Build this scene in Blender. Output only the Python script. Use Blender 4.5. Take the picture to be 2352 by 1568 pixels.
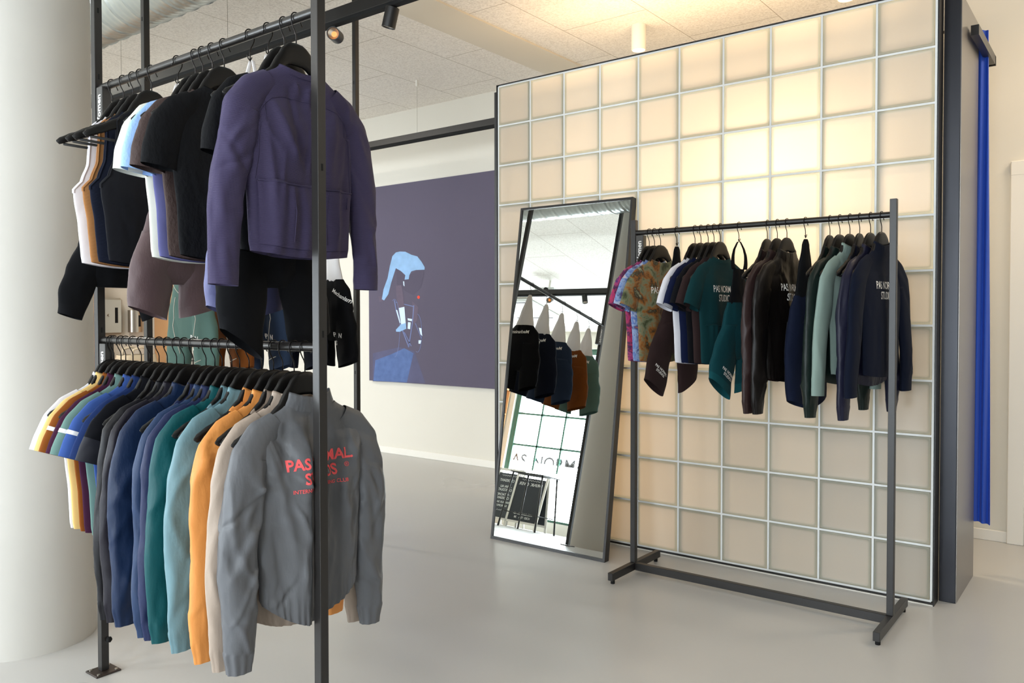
import bpy, math, random
import numpy as np
from mathutils import Vector, Matrix, noise
from mathutils.bvhtree import BVHTree

for o in list(bpy.data.objects):
    bpy.data.objects.remove(o)
scn = bpy.context.scene
col = scn.collection
H = 1.26            # camera height

# ------------------------------------------------------------------ camera
FPX, SH = 1855.64, -18.36
YAW, PITCH, ROLL = 0.65394, -0.02062, -0.00098
fw = np.array([-math.sin(YAW) * math.cos(PITCH), math.cos(YAW) * math.cos(PITCH), math.sin(PITCH)])
r_ = np.array([math.cos(YAW), math.sin(YAW), 0.0])
u_ = np.cross(r_, fw)
rt = math.cos(ROLL) * r_ + math.sin(ROLL) * u_
up = -math.sin(ROLL) * r_ + math.cos(ROLL) * u_
cd = bpy.data.cameras.new('camera')
cam = bpy.data.objects.new('camera', cd)
col.objects.link(cam)
M = Matrix(((rt[0], up[0], -fw[0], 0), (rt[1], up[1], -fw[1], 0), (rt[2], up[2], -fw[2], H), (0, 0, 0, 1)))
cam.matrix_world = M
cd.sensor_width = 36.0
cd.sensor_fit = 'HORIZONTAL'
cd.lens = FPX / 2352 * 36.0
cd.shift_y = SH / 2352
cd.clip_start = 0.05
scn.camera = cam

# ------------------------------------------------------------------ world and light
scn.view_settings.view_transform = 'Standard'
scn.view_settings.look = 'None'
scn.view_settings.exposure = 0.34
scn.view_settings.gamma = 1.0
scn.view_settings.use_curve_mapping = False
w = bpy.data.worlds.new('overcast_sky')
w.use_nodes = True
w.node_tree.nodes['Background'].inputs[0].default_value = (0.80, 0.88, 1.0, 1)
w.node_tree.nodes['Background'].inputs[1].default_value = 1.6
scn.world = w


def area(name, loc, direction, sx, sy, power, color, spread=math.pi):
    l = bpy.data.lights.new(name, 'AREA')
    l.shape = 'RECTANGLE'
    l.size, l.size_y = sx, sy
    l.energy = power
    l.color = color
    l.spread = spread
    o = bpy.data.objects.new(name, l)
    o.location = loc
    o.rotation_euler = Vector(direction).to_track_quat('-Z', 'Y').to_euler()
    col.objects.link(o)
    return o


WY = -3.0           # window wall
WIN = [(-7.15, 1.55), (-4.65, 1.55), (-2.15, 1.55), (0.45, 1.55)]   # x centre, width of each tall window
DAY = (0.84, 0.93, 1.0)
for i, (cx, ww) in enumerate(WIN):
    area('window_daylight', (cx, WY - 0.22, 1.5), (0, 1, 0.26), ww, 2.7, [300, 95, 150, 125][i], DAY)
for (x, y, p) in ((-0.4, -1.6, 26), (-4.6, -1.9, 26), (-6.4, 2.6, 44), (2.2, 3.4, 22)):
    area('ceiling_fill_light', (x, y, 3.08), (0, 0, -1), 1.2, 0.25, p, (1.0, 0.93, 0.84))  # added fill lights at ceiling height, lifting the general room brightness
WARM = (1.0, 0.80, 0.58)
# lamps hidden inside the glass block light box
area('light_box_lamp', (-1.43, 4.38, 1.86), (0, -1, 0), 0.45, 0.45, 6.0, WARM)
area('light_box_lamp', (-2.2, 4.38, 0.62), (0, -1, 0), 0.12, 1.0, 2.2, (1.0, 0.70, 0.42))
area('light_box_lamp', (-1.9, 4.40, 1.85), (0, -1, 0), 2.2, 1.5, 5.6, WARM)
area('light_box_lamp', (-1.85, 4.2, 2.55), (0, 0, 1), 2.0, 0.2, 11, (1.0, 0.70, 0.40))
# warm shop lamps in the zone behind the light box
area('corridor_lamp', (0.4, 4.75, 3.05), (-0.15, 0.1, -1), 1.0, 0.3, 14, WARM)


# ------------------------------------------------------------------ materials
def srgb(h):
    if isinstance(h, str):
        c = [int(h[i:i + 2], 16) / 255 for i in (0, 2, 4)]
    else:
        c = [v / 255 for v in h]
    return tuple((v / 12.92 if v <= 0.04045 else ((v + 0.055) / 1.055) ** 2.4) for v in c) + (1.0,)


MATS = {}


def mat(name, c, rough=0.6, metal=0.0, bump=None, var=None, sheen=0.0, spec=0.5, emit=None, coat=0.0):
    """bump=(scale xyz, strength, distance); var=(scale, amount)"""
    if name in MATS:
        return MATS[name]
    m = bpy.data.materials.new(name)
    m.use_nodes = True
    nt = m.node_tree
    b = nt.nodes['Principled BSDF']
    col_ = srgb(c) if not (isinstance(c, tuple) and len(c) == 4) else c
    b.inputs['Base Color'].default_value = col_
    b.inputs['Roughness'].default_value = rough
    b.inputs['Metallic'].default_value = metal
    b.inputs['Specular IOR Level'].default_value = spec
    if sheen:
        b.inputs['Sheen Weight'].default_value = sheen
        b.inputs['Sheen Roughness'].default_value = 0.5
    if coat:
        b.inputs['Coat Weight'].default_value = coat
    if emit:
        b.inputs['Emission Color'].default_value = srgb(emit[0])
        b.inputs['Emission Strength'].default_value = emit[1]
    tc = nt.nodes.new('ShaderNodeTexCoord')
    if bump:
        mp = nt.nodes.new('ShaderNodeMapping')
        mp.inputs['Scale'].default_value = bump[0]
        n = nt.nodes.new('ShaderNodeTexNoise')
        n.inputs['Scale'].default_value = 1.0
        n.inputs['Detail'].default_value = 4
        bp = nt.nodes.new('ShaderNodeBump')
        bp.inputs['Strength'].default_value = bump[1]
        bp.inputs['Distance'].default_value = bump[2]
        nt.links.new(tc.outputs['Object'], mp.inputs[0])
        nt.links.new(mp.outputs[0], n.inputs[0])
        nt.links.new(n.outputs[0], bp.inputs['Height'])
        nt.links.new(bp.outputs[0], b.inputs['Normal'])
    if var:
        n = nt.nodes.new('ShaderNodeTexNoise')
        n.inputs['Scale'].default_value = var[0]
        n.inputs['Detail'].default_value = 5
        mx = nt.nodes.new('ShaderNodeMix')
        mx.data_type = 'RGBA'
        nt.links.new(tc.outputs['Object'], n.inputs[0])
        nt.links.new(n.outputs[0], mx.inputs[0])
        a = var[1]
        mx.inputs[6].default_value = tuple(v * (1 - a) for v in col_[:3]) + (1,)
        mx.inputs[7].default_value = tuple(min(1, v * (1 + a)) for v in col_[:3]) + (1,)
        nt.links.new(mx.outputs[2], b.inputs['Base Color'])
    MATS[name] = m
    return m


def ribbed(name, c, scale, strength=0.4, axis='Z', rough=0.75, mesh=0.0):
    """knit with fine ribs; mesh>0 makes an open knit"""
    if name in MATS:
        return MATS[name]
    m = mat(name, c, rough, sheen=0.04, spec=0.15)
    nt = m.node_tree
    b = nt.nodes['Principled BSDF']
    tc = nt.nodes.new('ShaderNodeTexCoord')
    wv = nt.nodes.new('ShaderNodeTexWave')
    wv.bands_direction = axis
    wv.inputs['Scale'].default_value = scale
    wv.inputs['Distortion'].default_value = 1.2
    wv.inputs['Detail'].default_value = 2
    bp = nt.nodes.new('ShaderNodeBump')
    bp.inputs['Strength'].default_value = strength
    bp.inputs['Distance'].default_value = 0.002
    nt.links.new(tc.outputs['Object'], wv.inputs[0])
    nt.links.new(wv.outputs[1], bp.inputs['Height'])
    nt.links.new(bp.outputs[0], b.inputs['Normal'])
    return m


def tie_dye(name, cols, scale=9.0, seed=0.0):
    m = mat(name, cols[0], 0.7, sheen=0.1)
    nt = m.node_tree
    b = nt.nodes['Principled BSDF']
    tc = nt.nodes.new('ShaderNodeTexCoord')
    mp = nt.nodes.new('ShaderNodeMapping')
    mp.inputs['Location'].default_value = (seed, seed * 0.7, seed * 0.3)
    n = nt.nodes.new('ShaderNodeTexNoise')
    n.inputs['Scale'].default_value = scale
    n.inputs['Detail'].default_value = 5
    n.inputs['Roughness'].default_value = 0.62
    n.inputs['Distortion'].default_value = 0.35
    cr = nt.nodes.new('ShaderNodeValToRGB')
    k = len(cols)
    while len(cr.color_ramp.elements) < k:
        cr.color_ramp.elements.new(0.5)
    for i, c in enumerate(cols):
        cr.color_ramp.elements[i].position = 0.30 + 0.40 * i / (k - 1)
        cr.color_ramp.elements[i].color = srgb(c)
    nt.links.new(tc.outputs['Object'], mp.inputs[0])
    nt.links.new(mp.outputs[0], n.inputs[0])
    nt.links.new(n.outputs[0], cr.inputs[0])
    nt.links.new(cr.outputs[0], b.inputs['Base Color'])
    return m


M_WALL = mat('painted_wall', 'dedacf', 0.85, bump=((6, 6, 6), 0.08, 0.01), var=(1.5, 0.02))
M_TRIM = mat('white_trim_paint', 'ebe8e0', 0.5)
M_SOFFIT = mat('soffit_paint', 'ded6c6', 0.85)
M_COLUMN = mat('plaster_column', 'c3c0b9', 0.8, bump=((9, 9, 5), 0.25, 0.004), var=(3.0, 0.03))
M_BLACK = mat('black_steel', '211f1e', 0.38, 0.0, bump=((60, 60, 60), 0.05, 0.001))
M_RAIL = mat('black_rail', '1a1817', 0.3, 0.0)
M_HOOK = mat('dark_wire', '1c1a1a', 0.3, 0.8)
M_HANGER = mat('matte_black_hanger', '0c0b0b', 0.42, spec=0.3)
M_SLOT = mat('slot_dark', '050505', 0.9)
M_WHITE = mat('white_print', 'e8e6e2', 0.6)
M_ALU = mat('brushed_steel', 'b9b4aa', 0.3, 0.9)
M_BLUEGREY = mat('lacquered_steel_panel', '2c2d33', 0.34, 0.5, var=(4.0, 0.12))
M_SATIN = mat('satin_panel', '7f7b78', 0.32, 0.5)


def floor_material():
    m = bpy.data.materials.new('polished_concrete')
    m.use_nodes = True
    nt = m.node_tree
    b = nt.nodes['Principled BSDF']
    tc = nt.nodes.new('ShaderNodeTexCoord')
    n1 = nt.nodes.new('ShaderNodeTexNoise')
    n1.inputs['Scale'].default_value = 0.9
    n1.inputs['Detail'].default_value = 2
    n2 = nt.nodes.new('ShaderNodeTexNoise')
    n2.inputs['Scale'].default_value = 90
    mx = nt.nodes.new('ShaderNodeMix')
    mx.data_type = 'RGBA'
    mx.inputs[6].default_value = srgb('b9b8b6')
    mx.inputs[7].default_value = srgb('c0bfbc')
    mr = nt.nodes.new('ShaderNodeMapRange')
    mr.inputs[3].default_value = 0.26
    mr.inputs[4].default_value = 0.30
    bp = nt.nodes.new('ShaderNodeBump')
    bp.inputs['Strength'].default_value = 0.06
    bp.inputs['Distance'].default_value = 0.002
    for n in (n1, n2):
        nt.links.new(tc.outputs['Object'], n.inputs[0])
    nt.links.new(n1.outputs[0], mx.inputs[0])
    nt.links.new(mx.outputs[2], b.inputs['Base Color'])
    nt.links.new(n1.outputs[0], mr.inputs[0])
    nt.links.new(mr.outputs[0], b.inputs['Roughness'])
    nt.links.new(n2.outputs[0], bp.inputs['Height'])
    nt.links.new(bp.outputs[0], b.inputs['Normal'])
    b.inputs['Specular IOR Level'].default_value = 0.45
    return m


def ceiling_material(name, x0, y0):
    """wood-wool acoustic boards, 0.6 x 1.2 m, joints along Y at x0 + k*0.6"""
    m = bpy.data.materials.new(name)
    m.use_nodes = True
    nt = m.node_tree
    b = nt.nodes['Principled BSDF']
    b.inputs['Roughness'].default_value = 0.95
    tc = nt.nodes.new('ShaderNodeTexCoord')
    sp = nt.nodes.new('ShaderNodeSeparateXYZ')
    cb = nt.nodes.new('ShaderNodeCombineXYZ')
    ax = nt.nodes.new('ShaderNodeMath')
    ax.operation = 'SUBTRACT'
    ax.inputs[1].default_value = x0
    ay = nt.nodes.new('ShaderNodeMath')
    ay.operation = 'SUBTRACT'
    ay.inputs[1].default_value = y0
    nt.links.new(tc.outputs['Object'], sp.inputs[0])
    nt.links.new(sp.outputs[0], ax.inputs[0])
    nt.links.new(sp.outputs[1], ay.inputs[0])
    nt.links.new(ay.outputs[0], cb.inputs[0])
    nt.links.new(ax.outputs[0], cb.inputs[1])
    br = nt.nodes.new('ShaderNodeTexBrick')
    br.offset = 0.5
    br.inputs['Scale'].default_value = 1.0
    br.inputs['Mortar Size'].default_value = 0.0028
    br.inputs['Mortar Smooth'].default_value = 0.3
    br.inputs['Brick Width'].default_value = 1.2
    br.inputs['Row Height'].default_value = 0.6
    nt.links.new(cb.outputs[0], br.inputs[0])
    n = nt.nodes.new('ShaderNodeTexNoise')
    n.inputs['Scale'].default_value = 80
    n.inputs['Detail'].default_value = 6
    n.inputs['Roughness'].default_value = 0.75
    nt.links.new(tc.outputs['Object'], n.inputs[0])
    cr = nt.nodes.new('ShaderNodeValToRGB')
    cr.color_ramp.elements[0].position = 0.36
    cr.color_ramp.elements[0].color = srgb('dad4cb')
    cr.color_ramp.elements[1].position = 0.56
    cr.color_ramp.elements[1].color = srgb('f8f3eb')
    nt.links.new(n.outputs[0], cr.inputs[0])
    mx = nt.nodes.new('ShaderNodeMix')
    mx.data_type = 'RGBA'
    nt.links.new(br.outputs['Fac'], mx.inputs[0])
    nt.links.new(cr.outputs[0], mx.inputs[6])
    mx.inputs[7].default_value = srgb('ab9f90')
    nt.links.new(mx.outputs[2], b.inputs['Base Color'])
    bp = nt.nodes.new('ShaderNodeBump')
    bp.inputs['Strength'].default_value = 0.35
    bp.inputs['Distance'].default_value = 0.004
    nt.links.new(n.outputs[0], bp.inputs['Height'])
    nt.links.new(bp.outputs[0], b.inputs['Normal'])
    return m


def glass_block_material():
    m = bpy.data.materials.new('frosted_glass_block')
    m.use_nodes = True
    nt = m.node_tree
    nt.nodes.remove(nt.nodes['Principled BSDF'])
    out = nt.nodes['Material Output']
    tr = nt.nodes.new('ShaderNodeBsdfTranslucent')
    di = nt.nodes.new('ShaderNodeBsdfDiffuse')
    gl = nt.nodes.new('ShaderNodeBsdfGlossy')
    gl.inputs['Roughness'].default_value = 0.32
    at = nt.nodes.new('ShaderNodeAttribute')
    at.attribute_name = 'edge'
    mc = nt.nodes.new('ShaderNodeMix')
    mc.data_type = 'RGBA'
    mc.inputs[6].default_value = srgb('f1e6d2')
    mc.inputs[7].default_value = srgb('d0d1be')
    nt.links.new(at.outputs['Fac'], mc.inputs[0])
    md = nt.nodes.new('ShaderNodeMix')
    md.data_type = 'RGBA'
    md.inputs[6].default_value = srgb('dfd8cc')
    md.inputs[7].default_value = srgb('bcbcae')
    nt.links.new(at.outputs['Fac'], md.inputs[0])
    a2 = nt.nodes.new('ShaderNodeAttribute')
    a2.attribute_name = 'tint'
    hs = nt.nodes.new('ShaderNodeHueSaturation')
    hd = nt.nodes.new('ShaderNodeHueSaturation')
    for h_, src in ((hs, mc), (hd, md)):
        nt.links.new(a2.outputs['Fac'], h_.inputs['Value'])
        nt.links.new(src.outputs[2], h_.inputs['Color'])
    nt.links.new(hs.outputs[0], tr.inputs[0])
    nt.links.new(hd.outputs[0], di.inputs[0])
    m1 = nt.nodes.new('ShaderNodeMixShader')
    m1.inputs[0].default_value = 0.5
    nt.links.new(di.outputs[0], m1.inputs[1])
    nt.links.new(tr.outputs[0], m1.inputs[2])
    fr = nt.nodes.new('ShaderNodeFresnel')
    fr.inputs[0].default_value = 1.35
    m2 = nt.nodes.new('ShaderNodeMixShader')
    nt.links.new(fr.outputs[0], m2.inputs[0])
    nt.links.new(m1.outputs[0], m2.inputs[1])
    nt.links.new(gl.outputs[0], m2.inputs[2])
    nt.links.new(m2.outputs[0], out.inputs[0])
    return m


# ------------------------------------------------------------------ mesh helpers
class MB:
    def __init__(s):
        s.v, s.f, s.m, s.att = [], [], [], []

    def add(s, v, f, mi=0):
        b = len(s.v)
        s.v += [tuple(map(float, p)) for p in v]
        s.f += [tuple(b + i for i in q) for q in f]
        s.m += [mi] * len(f)
        return s

    def box(s, x0, x1, y0, y1, z0, z1, mi=0, bev=0.0):
        if bev <= 0:
            v = [(x, y, z) for x in (x0, x1) for y in (y0, y1) for z in (z0, z1)]
            f = [(0, 1, 3, 2), (4, 6, 7, 5), (0, 4, 5, 1), (2, 3, 7, 6), (0, 2, 6, 4), (1, 5, 7, 3)]
            return s.add(v, f, mi)
        # chamfered box
        b = min(bev, (x1 - x0) / 2.01, (y1 - y0) / 2.01, (z1 - z0) / 2.01)
        X, Y, Z = (x0, x1), (y0, y1), (z0, z1)
        v, idx = [], {}
        for i in (0, 1):
            for j in (0, 1):
                for k in (0, 1):
                    sx, sy, sz = (1, -1)[i] * b, (1, -1)[j] * b, (1, -1)[k] * b
                    for ax, p in enumerate(((X[i], Y[j] + sy, Z[k] + sz), (X[i] + sx, Y[j], Z[k] + sz), (X[i] + sx, Y[j] + sy, Z[k]))):
                        idx[(i, j, k, ax)] = len(v)
                        v.append(p)
        g = lambda i, j, k, a: idx[(i, j, k, a)]
        f = []
        for i in (0, 1):
            f.append(tuple(g(i, j, k, 0) for j, k in ((0, 0), (1, 0), (1, 1), (0, 1))))
            f.append(tuple(g(j, i, k, 1) for j, k in ((0, 0), (1, 0), (1, 1), (0, 1))))
            f.append(tuple(g(j, k, i, 2) for j, k in ((0, 0), (1, 0), (1, 1), (0, 1))))
        for i in (0, 1):
            for j in (0, 1):
                f.append((g(i, j, 0, 0), g(i, j, 1, 0), g(i, j, 1, 1), g(i, j, 0, 1)))
                f.append((g(i, 0, j, 0), g(i, 1, j, 0), g(i, 1, j, 2), g(i, 0, j, 2)))
                f.append((g(0, i, j, 1), g(1, i, j, 1), g(1, i, j, 2), g(0, i, j, 2)))
                for k in (0, 1):
                    f.append((g(i, j, k, 0), g(i, j, k, 1), g(i, j, k, 2)))
        return s.add(v, f, mi)

    def tube(s, pts, r, n=10, mi=0, cap=True, closed=False):
        pts = [Vector(p) for p in pts]
        rs = r if hasattr(r, '__len__') else [r] * len(pts)
        v, f = [], []
        N = len(pts)
        t0 = (pts[1] - pts[0]).normalized()
        ref = Vector((0, 0, 1)) if abs(t0.z) < 0.9 else Vector((1, 0, 0))
        nrm = t0.cross(ref).normalized()
        for i, p in enumerate(pts):
            if closed:
                t = (pts[(i + 1) % N] - pts[i - 1]).normalized()
            else:
                t = (pts[min(i + 1, N - 1)] - pts[max(i - 1, 0)]).normalized()
            nrm = (nrm - t * nrm.dot(t)).normalized()
            bn = t.cross(nrm)
            for k in range(n):
                a = 2 * math.pi * k / n
                v.append(p + (nrm * math.cos(a) + bn * math.sin(a)) * rs[i])
        M_ = N if closed else N - 1
        for i in range(M_):
            for k in range(n):
                a, b2 = i * n + k, i * n + (k + 1) % n
                c, d = ((i + 1) % N) * n + (k + 1) % n, ((i + 1) % N) * n + k
                f.append((a, b2, c, d))
        if cap and not closed:
            f.append(tuple(range(n - 1, -1, -1)))
            f.append(tuple((N - 1) * n + k for k in range(n)))
        return s.add(v, f, mi)

    def cyl(s, p0, p1, r, n=24, mi=0):
        return s.tube([p0, p1], r, n, mi)

    def rings(s, rings, mi=0, cap0=False, cap1=False, skip=None):
        n = len(rings[0])
        v = [p for r in rings for p in r]
        f = []
        for i in range(len(rings) - 1):
            for k in range(n):
                q = (i * n + k, i * n + (k + 1) % n, (i + 1) * n + (k + 1) % n, (i + 1) * n + k)
                if skip and skip(i, k):
                    continue
                f.append(q)
        if cap0:
            f.append(tuple(range(n - 1, -1, -1)))
        if cap1:
            f.append(tuple((len(rings) - 1) * n + k for k in range(n)))
        return s.add(v, f, mi)

    def prism(s, poly, y0, y1, mi=0):
        """poly in (x, z), extruded along y"""
        n = len(poly)
        v = [(x, y0, z) for x, z in poly] + [(x, y1, z) for x, z in poly]
        f = [tuple(range(n)), tuple(range(2 * n - 1, n - 1, -1))]
        f += [(i, n + i, n + (i + 1) % n, (i + 1) % n) for i in range(n)]
        return s.add(v, f, mi)

    def build(s, name, mats, parent=None, smooth=False, angle=None):
        me = bpy.data.meshes.new(name)
        me.from_pydata(s.v, [], s.f)
        if not isinstance(mats, (list, tuple)):
            mats = [mats]
        for m in mats:
            me.materials.append(m)
        if len(mats) > 1:
            me.polygons.foreach_set('material_index', s.m)
        if smooth:
            me.polygons.foreach_set('use_smooth', [True] * len(s.f))
            if angle:
                me.set_sharp_from_angle(angle=math.radians(angle))
        me.update()
        o = bpy.data.objects.new(name, me)
        col.objects.link(o)
        if parent:
            o.parent = parent
        return o


def thing(name, label, cat, loc=(0, 0, 0), rz=0.0, group=None):
    o = bpy.data.objects.new(name, None)
    o.empty_display_size = 0.05
    o.location = loc
    o.rotation_euler = (0, 0, rz)
    col.objects.link(o)
    o['label'] = label
    o['category'] = cat
    if group:
        o['group'] = group
    return o


def tag(o, label, cat, group=None):
    o['label'] = label
    o['category'] = cat
    if group:
        o['group'] = group
    return o


def struct(name, mb, m, smooth=False):
    o = mb.build(name, m, smooth=smooth)
    o['kind'] = 'structure'
    return o


def lerp_keys(keys, x):
    """keys: list of tuples, first item is the parameter (ascending)"""
    if x <= keys[0][0]:
        return keys[0][1:]
    if x >= keys[-1][0]:
        return keys[-1][1:]
    for a, b in zip(keys, keys[1:]):
        if a[0] <= x <= b[0]:
            t = (x - a[0]) / (b[0] - a[0] + 1e-12)
            t = t * t * (3 - 2 * t) * 0.5 + t * 0.5
            return tuple(a[i] + (b[i] - a[i]) * t for i in range(1, len(a)))


def text_polys(txt, size, bold=0.0, align='CENTER', spacing=1.0, line=1.0):
    """flat text as vertices (x right, y up) and faces"""
    cu = bpy.data.curves.new('lettering', 'FONT')
    cu.body = txt
    cu.size = size
    cu.offset = bold
    cu.align_x = align
    cu.align_y = 'CENTER'
    cu.space_character = spacing
    cu.space_line = line
    cu.space_word = 1.45
    cu.resolution_u = 3
    o = bpy.data.objects.new('lettering', cu)
    col.objects.link(o)
    bpy.context.view_layer.update()
    me = o.to_mesh()
    v = [tuple(p.co) for p in me.vertices]
    f = [tuple(p.vertices) for p in me.polygons]
    o.to_mesh_clear()
    bpy.data.objects.remove(o)
    bpy.data.curves.remove(cu)
    return v, f


def refine(v, f, maxlen):
    """triangulate and split long edges so flat lettering can bend with cloth"""
    tris = []
    for q in f:
        for i in range(1, len(q) - 1):
            tris.append((q[0], q[i], q[i + 1]))
    v = [Vector(p) for p in v]
    for _ in range(5):
        cache, out, ch = {}, [], False

        def mid(a, b):
            k = (min(a, b), max(a, b))
            if k not in cache:
                cache[k] = len(v)
                v.append((v[a] + v[b]) / 2)
            return cache[k]
        for a, b, c in tris:
            L = [((v[a] - v[b]).length, a, b, c), ((v[b] - v[c]).length, b, c, a), ((v[c] - v[a]).length, c, a, b)]
            l, p, q, r = max(L)
            if l > maxlen:
                m_ = mid(p, q)
                out += [(p, m_, r), (m_, q, r)]
                ch = True
            else:
                out.append((a, b, c))
        tris = out
        if not ch:
            break
    return [tuple(p) for p in v], tris


# ------------------------------------------------------------------ room shell
CZ = 3.12
YB = 5.23
XL, XR = -8.5, 3.6
struct('floor', MB().box(XL - 0.2, XR + 0.2, WY - 0.3, YB + 0.2, -0.1, 0), floor_material())
struct('ceiling', MB().box(-3.25, XR + 0.2, WY - 0.3, YB + 0.2, CZ, CZ + 0.1), ceiling_material('acoustic_board_east', -2.955, 3.81))
struct('ceiling', MB().box(XL - 0.2, -3.57, WY - 0.3, YB + 0.2, CZ, CZ + 0.1), ceiling_material('acoustic_board_west', -3.94, 4.96))
struct('trim_1', MB().box(-3.57, -3.25, WY, YB, CZ - 0.012, CZ + 0.1), M_SOFFIT)
struct('wall_back', MB().box(XL, XR, YB, YB + 0.2, 0, CZ), M_WALL)
struct('wall_left', MB().box(XL - 0.2, XL, WY, YB + 0.2, 0, CZ), M_WALL)
struct('wall_right', MB().box(XR, XR + 0.2, WY, YB + 0.2, 0, CZ), mat('right_wall_paint', '6c6660', 0.9))
bbm = MB()
struct('baseboard_back', MB().box(XL, -0.535, YB - 0.014, YB, 0, 0.062, bev=0.003), M_TRIM)
struct('baseboard_back', MB().box(0.62, XR, YB - 0.014, YB, 0, 0.062, bev=0.003), M_TRIM)

# window wall with openings
SILL, HEAD = 0.16, 2.86
wm = MB()
edges = [XL - 0.2]
for cx, ww in WIN:
    edges += [cx - ww / 2, cx + ww / 2]
edges.append(XR + 0.2)
for i in range(0, len(edges), 2):
    wm.box(edges[i], edges[i + 1], WY - 0.16, WY, 0, CZ)
for cx, ww in WIN:
    wm.box(cx - ww / 2, cx + ww / 2, WY - 0.16, WY, 0, SILL)
    wm.box(cx - ww / 2, cx + ww / 2, WY - 0.16, WY, HEAD, CZ)
struct('wall_front', wm, M_WALL)
M_GREEN = mat('green_window_paint', '3e6656', 0.45)
M_GLASS = bpy.data.materials.new('window_glass')
M_GLASS.use_nodes = True
nt = M_GLASS.node_tree
nt.nodes.remove(nt.nodes['Principled BSDF'])
tb = nt.nodes.new('ShaderNodeBsdfTransparent')
gb = nt.nodes.new('ShaderNodeBsdfGlossy')
gb.inputs['Roughness'].default_value = 0.02
ms = nt.nodes.new('ShaderNodeMixShader')
ms.inputs[0].default_value = 0.06
nt.links.new(tb.outputs[0], ms.inputs[1])
nt.links.new(gb.outputs[0], ms.inputs[2])
nt.links.new(ms.outputs[0], nt.nodes['Material Output'].inputs[0])
for i, (cx, ww) in enumerate(WIN):
    x0, x1 = cx - ww / 2, cx + ww / 2
    fm = MB()
    y0, y1 = WY - 0.12, WY - 0.05
    fm.box(x0, x0 + 0.09, y0, y1, SILL, HEAD, bev=0.004).box(x1 - 0.09, x1, y0, y1, SILL, HEAD, bev=0.004)
    fm.box(x0, x1, y0, y1, SILL, SILL + 0.10, bev=0.004).box(x0, x1, y0, y1, HEAD - 0.09, HEAD, bev=0.004)
    for k in (1, 2):
        xx = x0 + 0.09 + (ww - 0.18) * k / 3
        fm.box(xx - 0.014, xx + 0.014, y0 + 0.01, y1 - 0.01, SILL, HEAD)
    for k in range(1, 5):
        zz = SILL + 0.1 + (HEAD - SILL - 0.19) * k / 5
        fm.box(x0 + 0.05, x1 - 0.05, y0 + 0.01, y1 - 0.01, zz - 0.014, zz + 0.014)
    wo = struct('window_%d' % (i + 1), fm, M_GREEN)
    g = MB().box(x0 + 0.05, x1 - 0.05, WY - 0.088, WY - 0.084, SILL + 0.05, HEAD - 0.05).build('pane', M_GLASS, wo)
    if i == 0:
        lm = MB()
        for s_, z_, sz in (('PAS NORMAL', 1.02, 0.27), ('STUDIOS', 0.74, 0.27), ('INTERNATIONAL', 0.50, 0.13), ('CYCLING CLUB', 0.34, 0.13)):
            v, f = text_polys(s_, sz, 0.003)
            lm.add([(cx + p[0], WY - 0.093, z_ + p[1]) for p in v], f)
        lm.build('window_lettering', mat('grey_vinyl', '5c5a60', 0.6), wo)

# door in the back wall, far right
dm = MB().box(-0.535, -0.455, YB - 0.03, YB, 0, 2.11, bev=0.004).box(0.54, 0.62, YB - 0.03, YB, 0, 2.11, bev=0.004).box(-0.535, 0.62, YB - 0.031, YB, 2.03, 2.111, bev=0.004)
d1 = struct('door_1', dm, M_TRIM)
MB().box(-0.445, 0.53, YB - 0.012, YB - 0.002, 0.006, 2.02).build('door_leaf', M_TRIM, d1)
MB().cyl((0.46, YB - 0.05, 1.02), (0.38, YB - 0.05, 1.02), 0.009, 12).cyl((0.46, YB - 0.012, 1.02), (0.46, YB - 0.052, 1.02), 0.01, 12).build('door_handle', M_ALU, d1, smooth=True, angle=40)

# round column, foreground left
n = 96
cm = MB()
cxx, cyy, cr = -3.455, 1.345, 0.252
cm.rings([[(cxx + cr * math.cos(2 * math.pi * k / n), cyy + cr * math.sin(2 * math.pi * k / n), z) for k in range(n)] for z in np.linspace(0, CZ, 12)])
colm = cm.build('column', M_COLUMN, smooth=True)
tag(colm, 'thick round off-white plaster column beside the left clothes rack', 'column')

# spiral duct under the ceiling
dmb = MB()
rr, rings = 0.185, []
for i in range(0, 1201):
    x = XL + 0.02 + i * 0.0094
    ring = []
    for k in range(40):
        a = 2 * math.pi * k / 40
        ph = ((x + a / (2 * math.pi) * 0.13) % 0.13) / 0.13
        seam = 0.006 * math.exp(-((ph - 0.5) / 0.045) ** 2)
        rb = 0.0012 * math.sin(ph * 2 * math.pi * 3)
        ring.append((x, 2.06 + (rr + seam + rb) * math.cos(a), 2.88 + (rr + seam + rb) * math.sin(a)))
    rings.append(ring)
dmb.rings(rings, cap0=True, cap1=True)
duct = dmb.build('ventilation_duct', mat('galvanised_duct', 'b4bab8', 0.3, 0.85, var=(5, 0.12)), smooth=True)
tag(duct, 'round galvanised spiral ventilation duct under the ceiling', 'duct')


# ------------------------------------------------------------------ glass block light box
P, GX0, GZ1, GY = 0.24, -3.078, 2.66, 3.879
part = thing('glass_block_partition', 'tall free-standing glass block light box in a black steel frame, glowing warm', 'partition wall')
gm = MB()
att = []


def rrect(cx, cz, h, y, rad):
    pts = []
    for q, (sx, sz) in enumerate(((1, 1), (-1, 1), (-1, -1), (1, -1))):
        for k in range(5):
            a = math.pi / 2 * (q + k / 4)
            pts.append((cx + sx * (h - rad) + rad * math.cos(a), y, cz + sz * (h - rad) + rad * math.sin(a)))
    return pts


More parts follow.
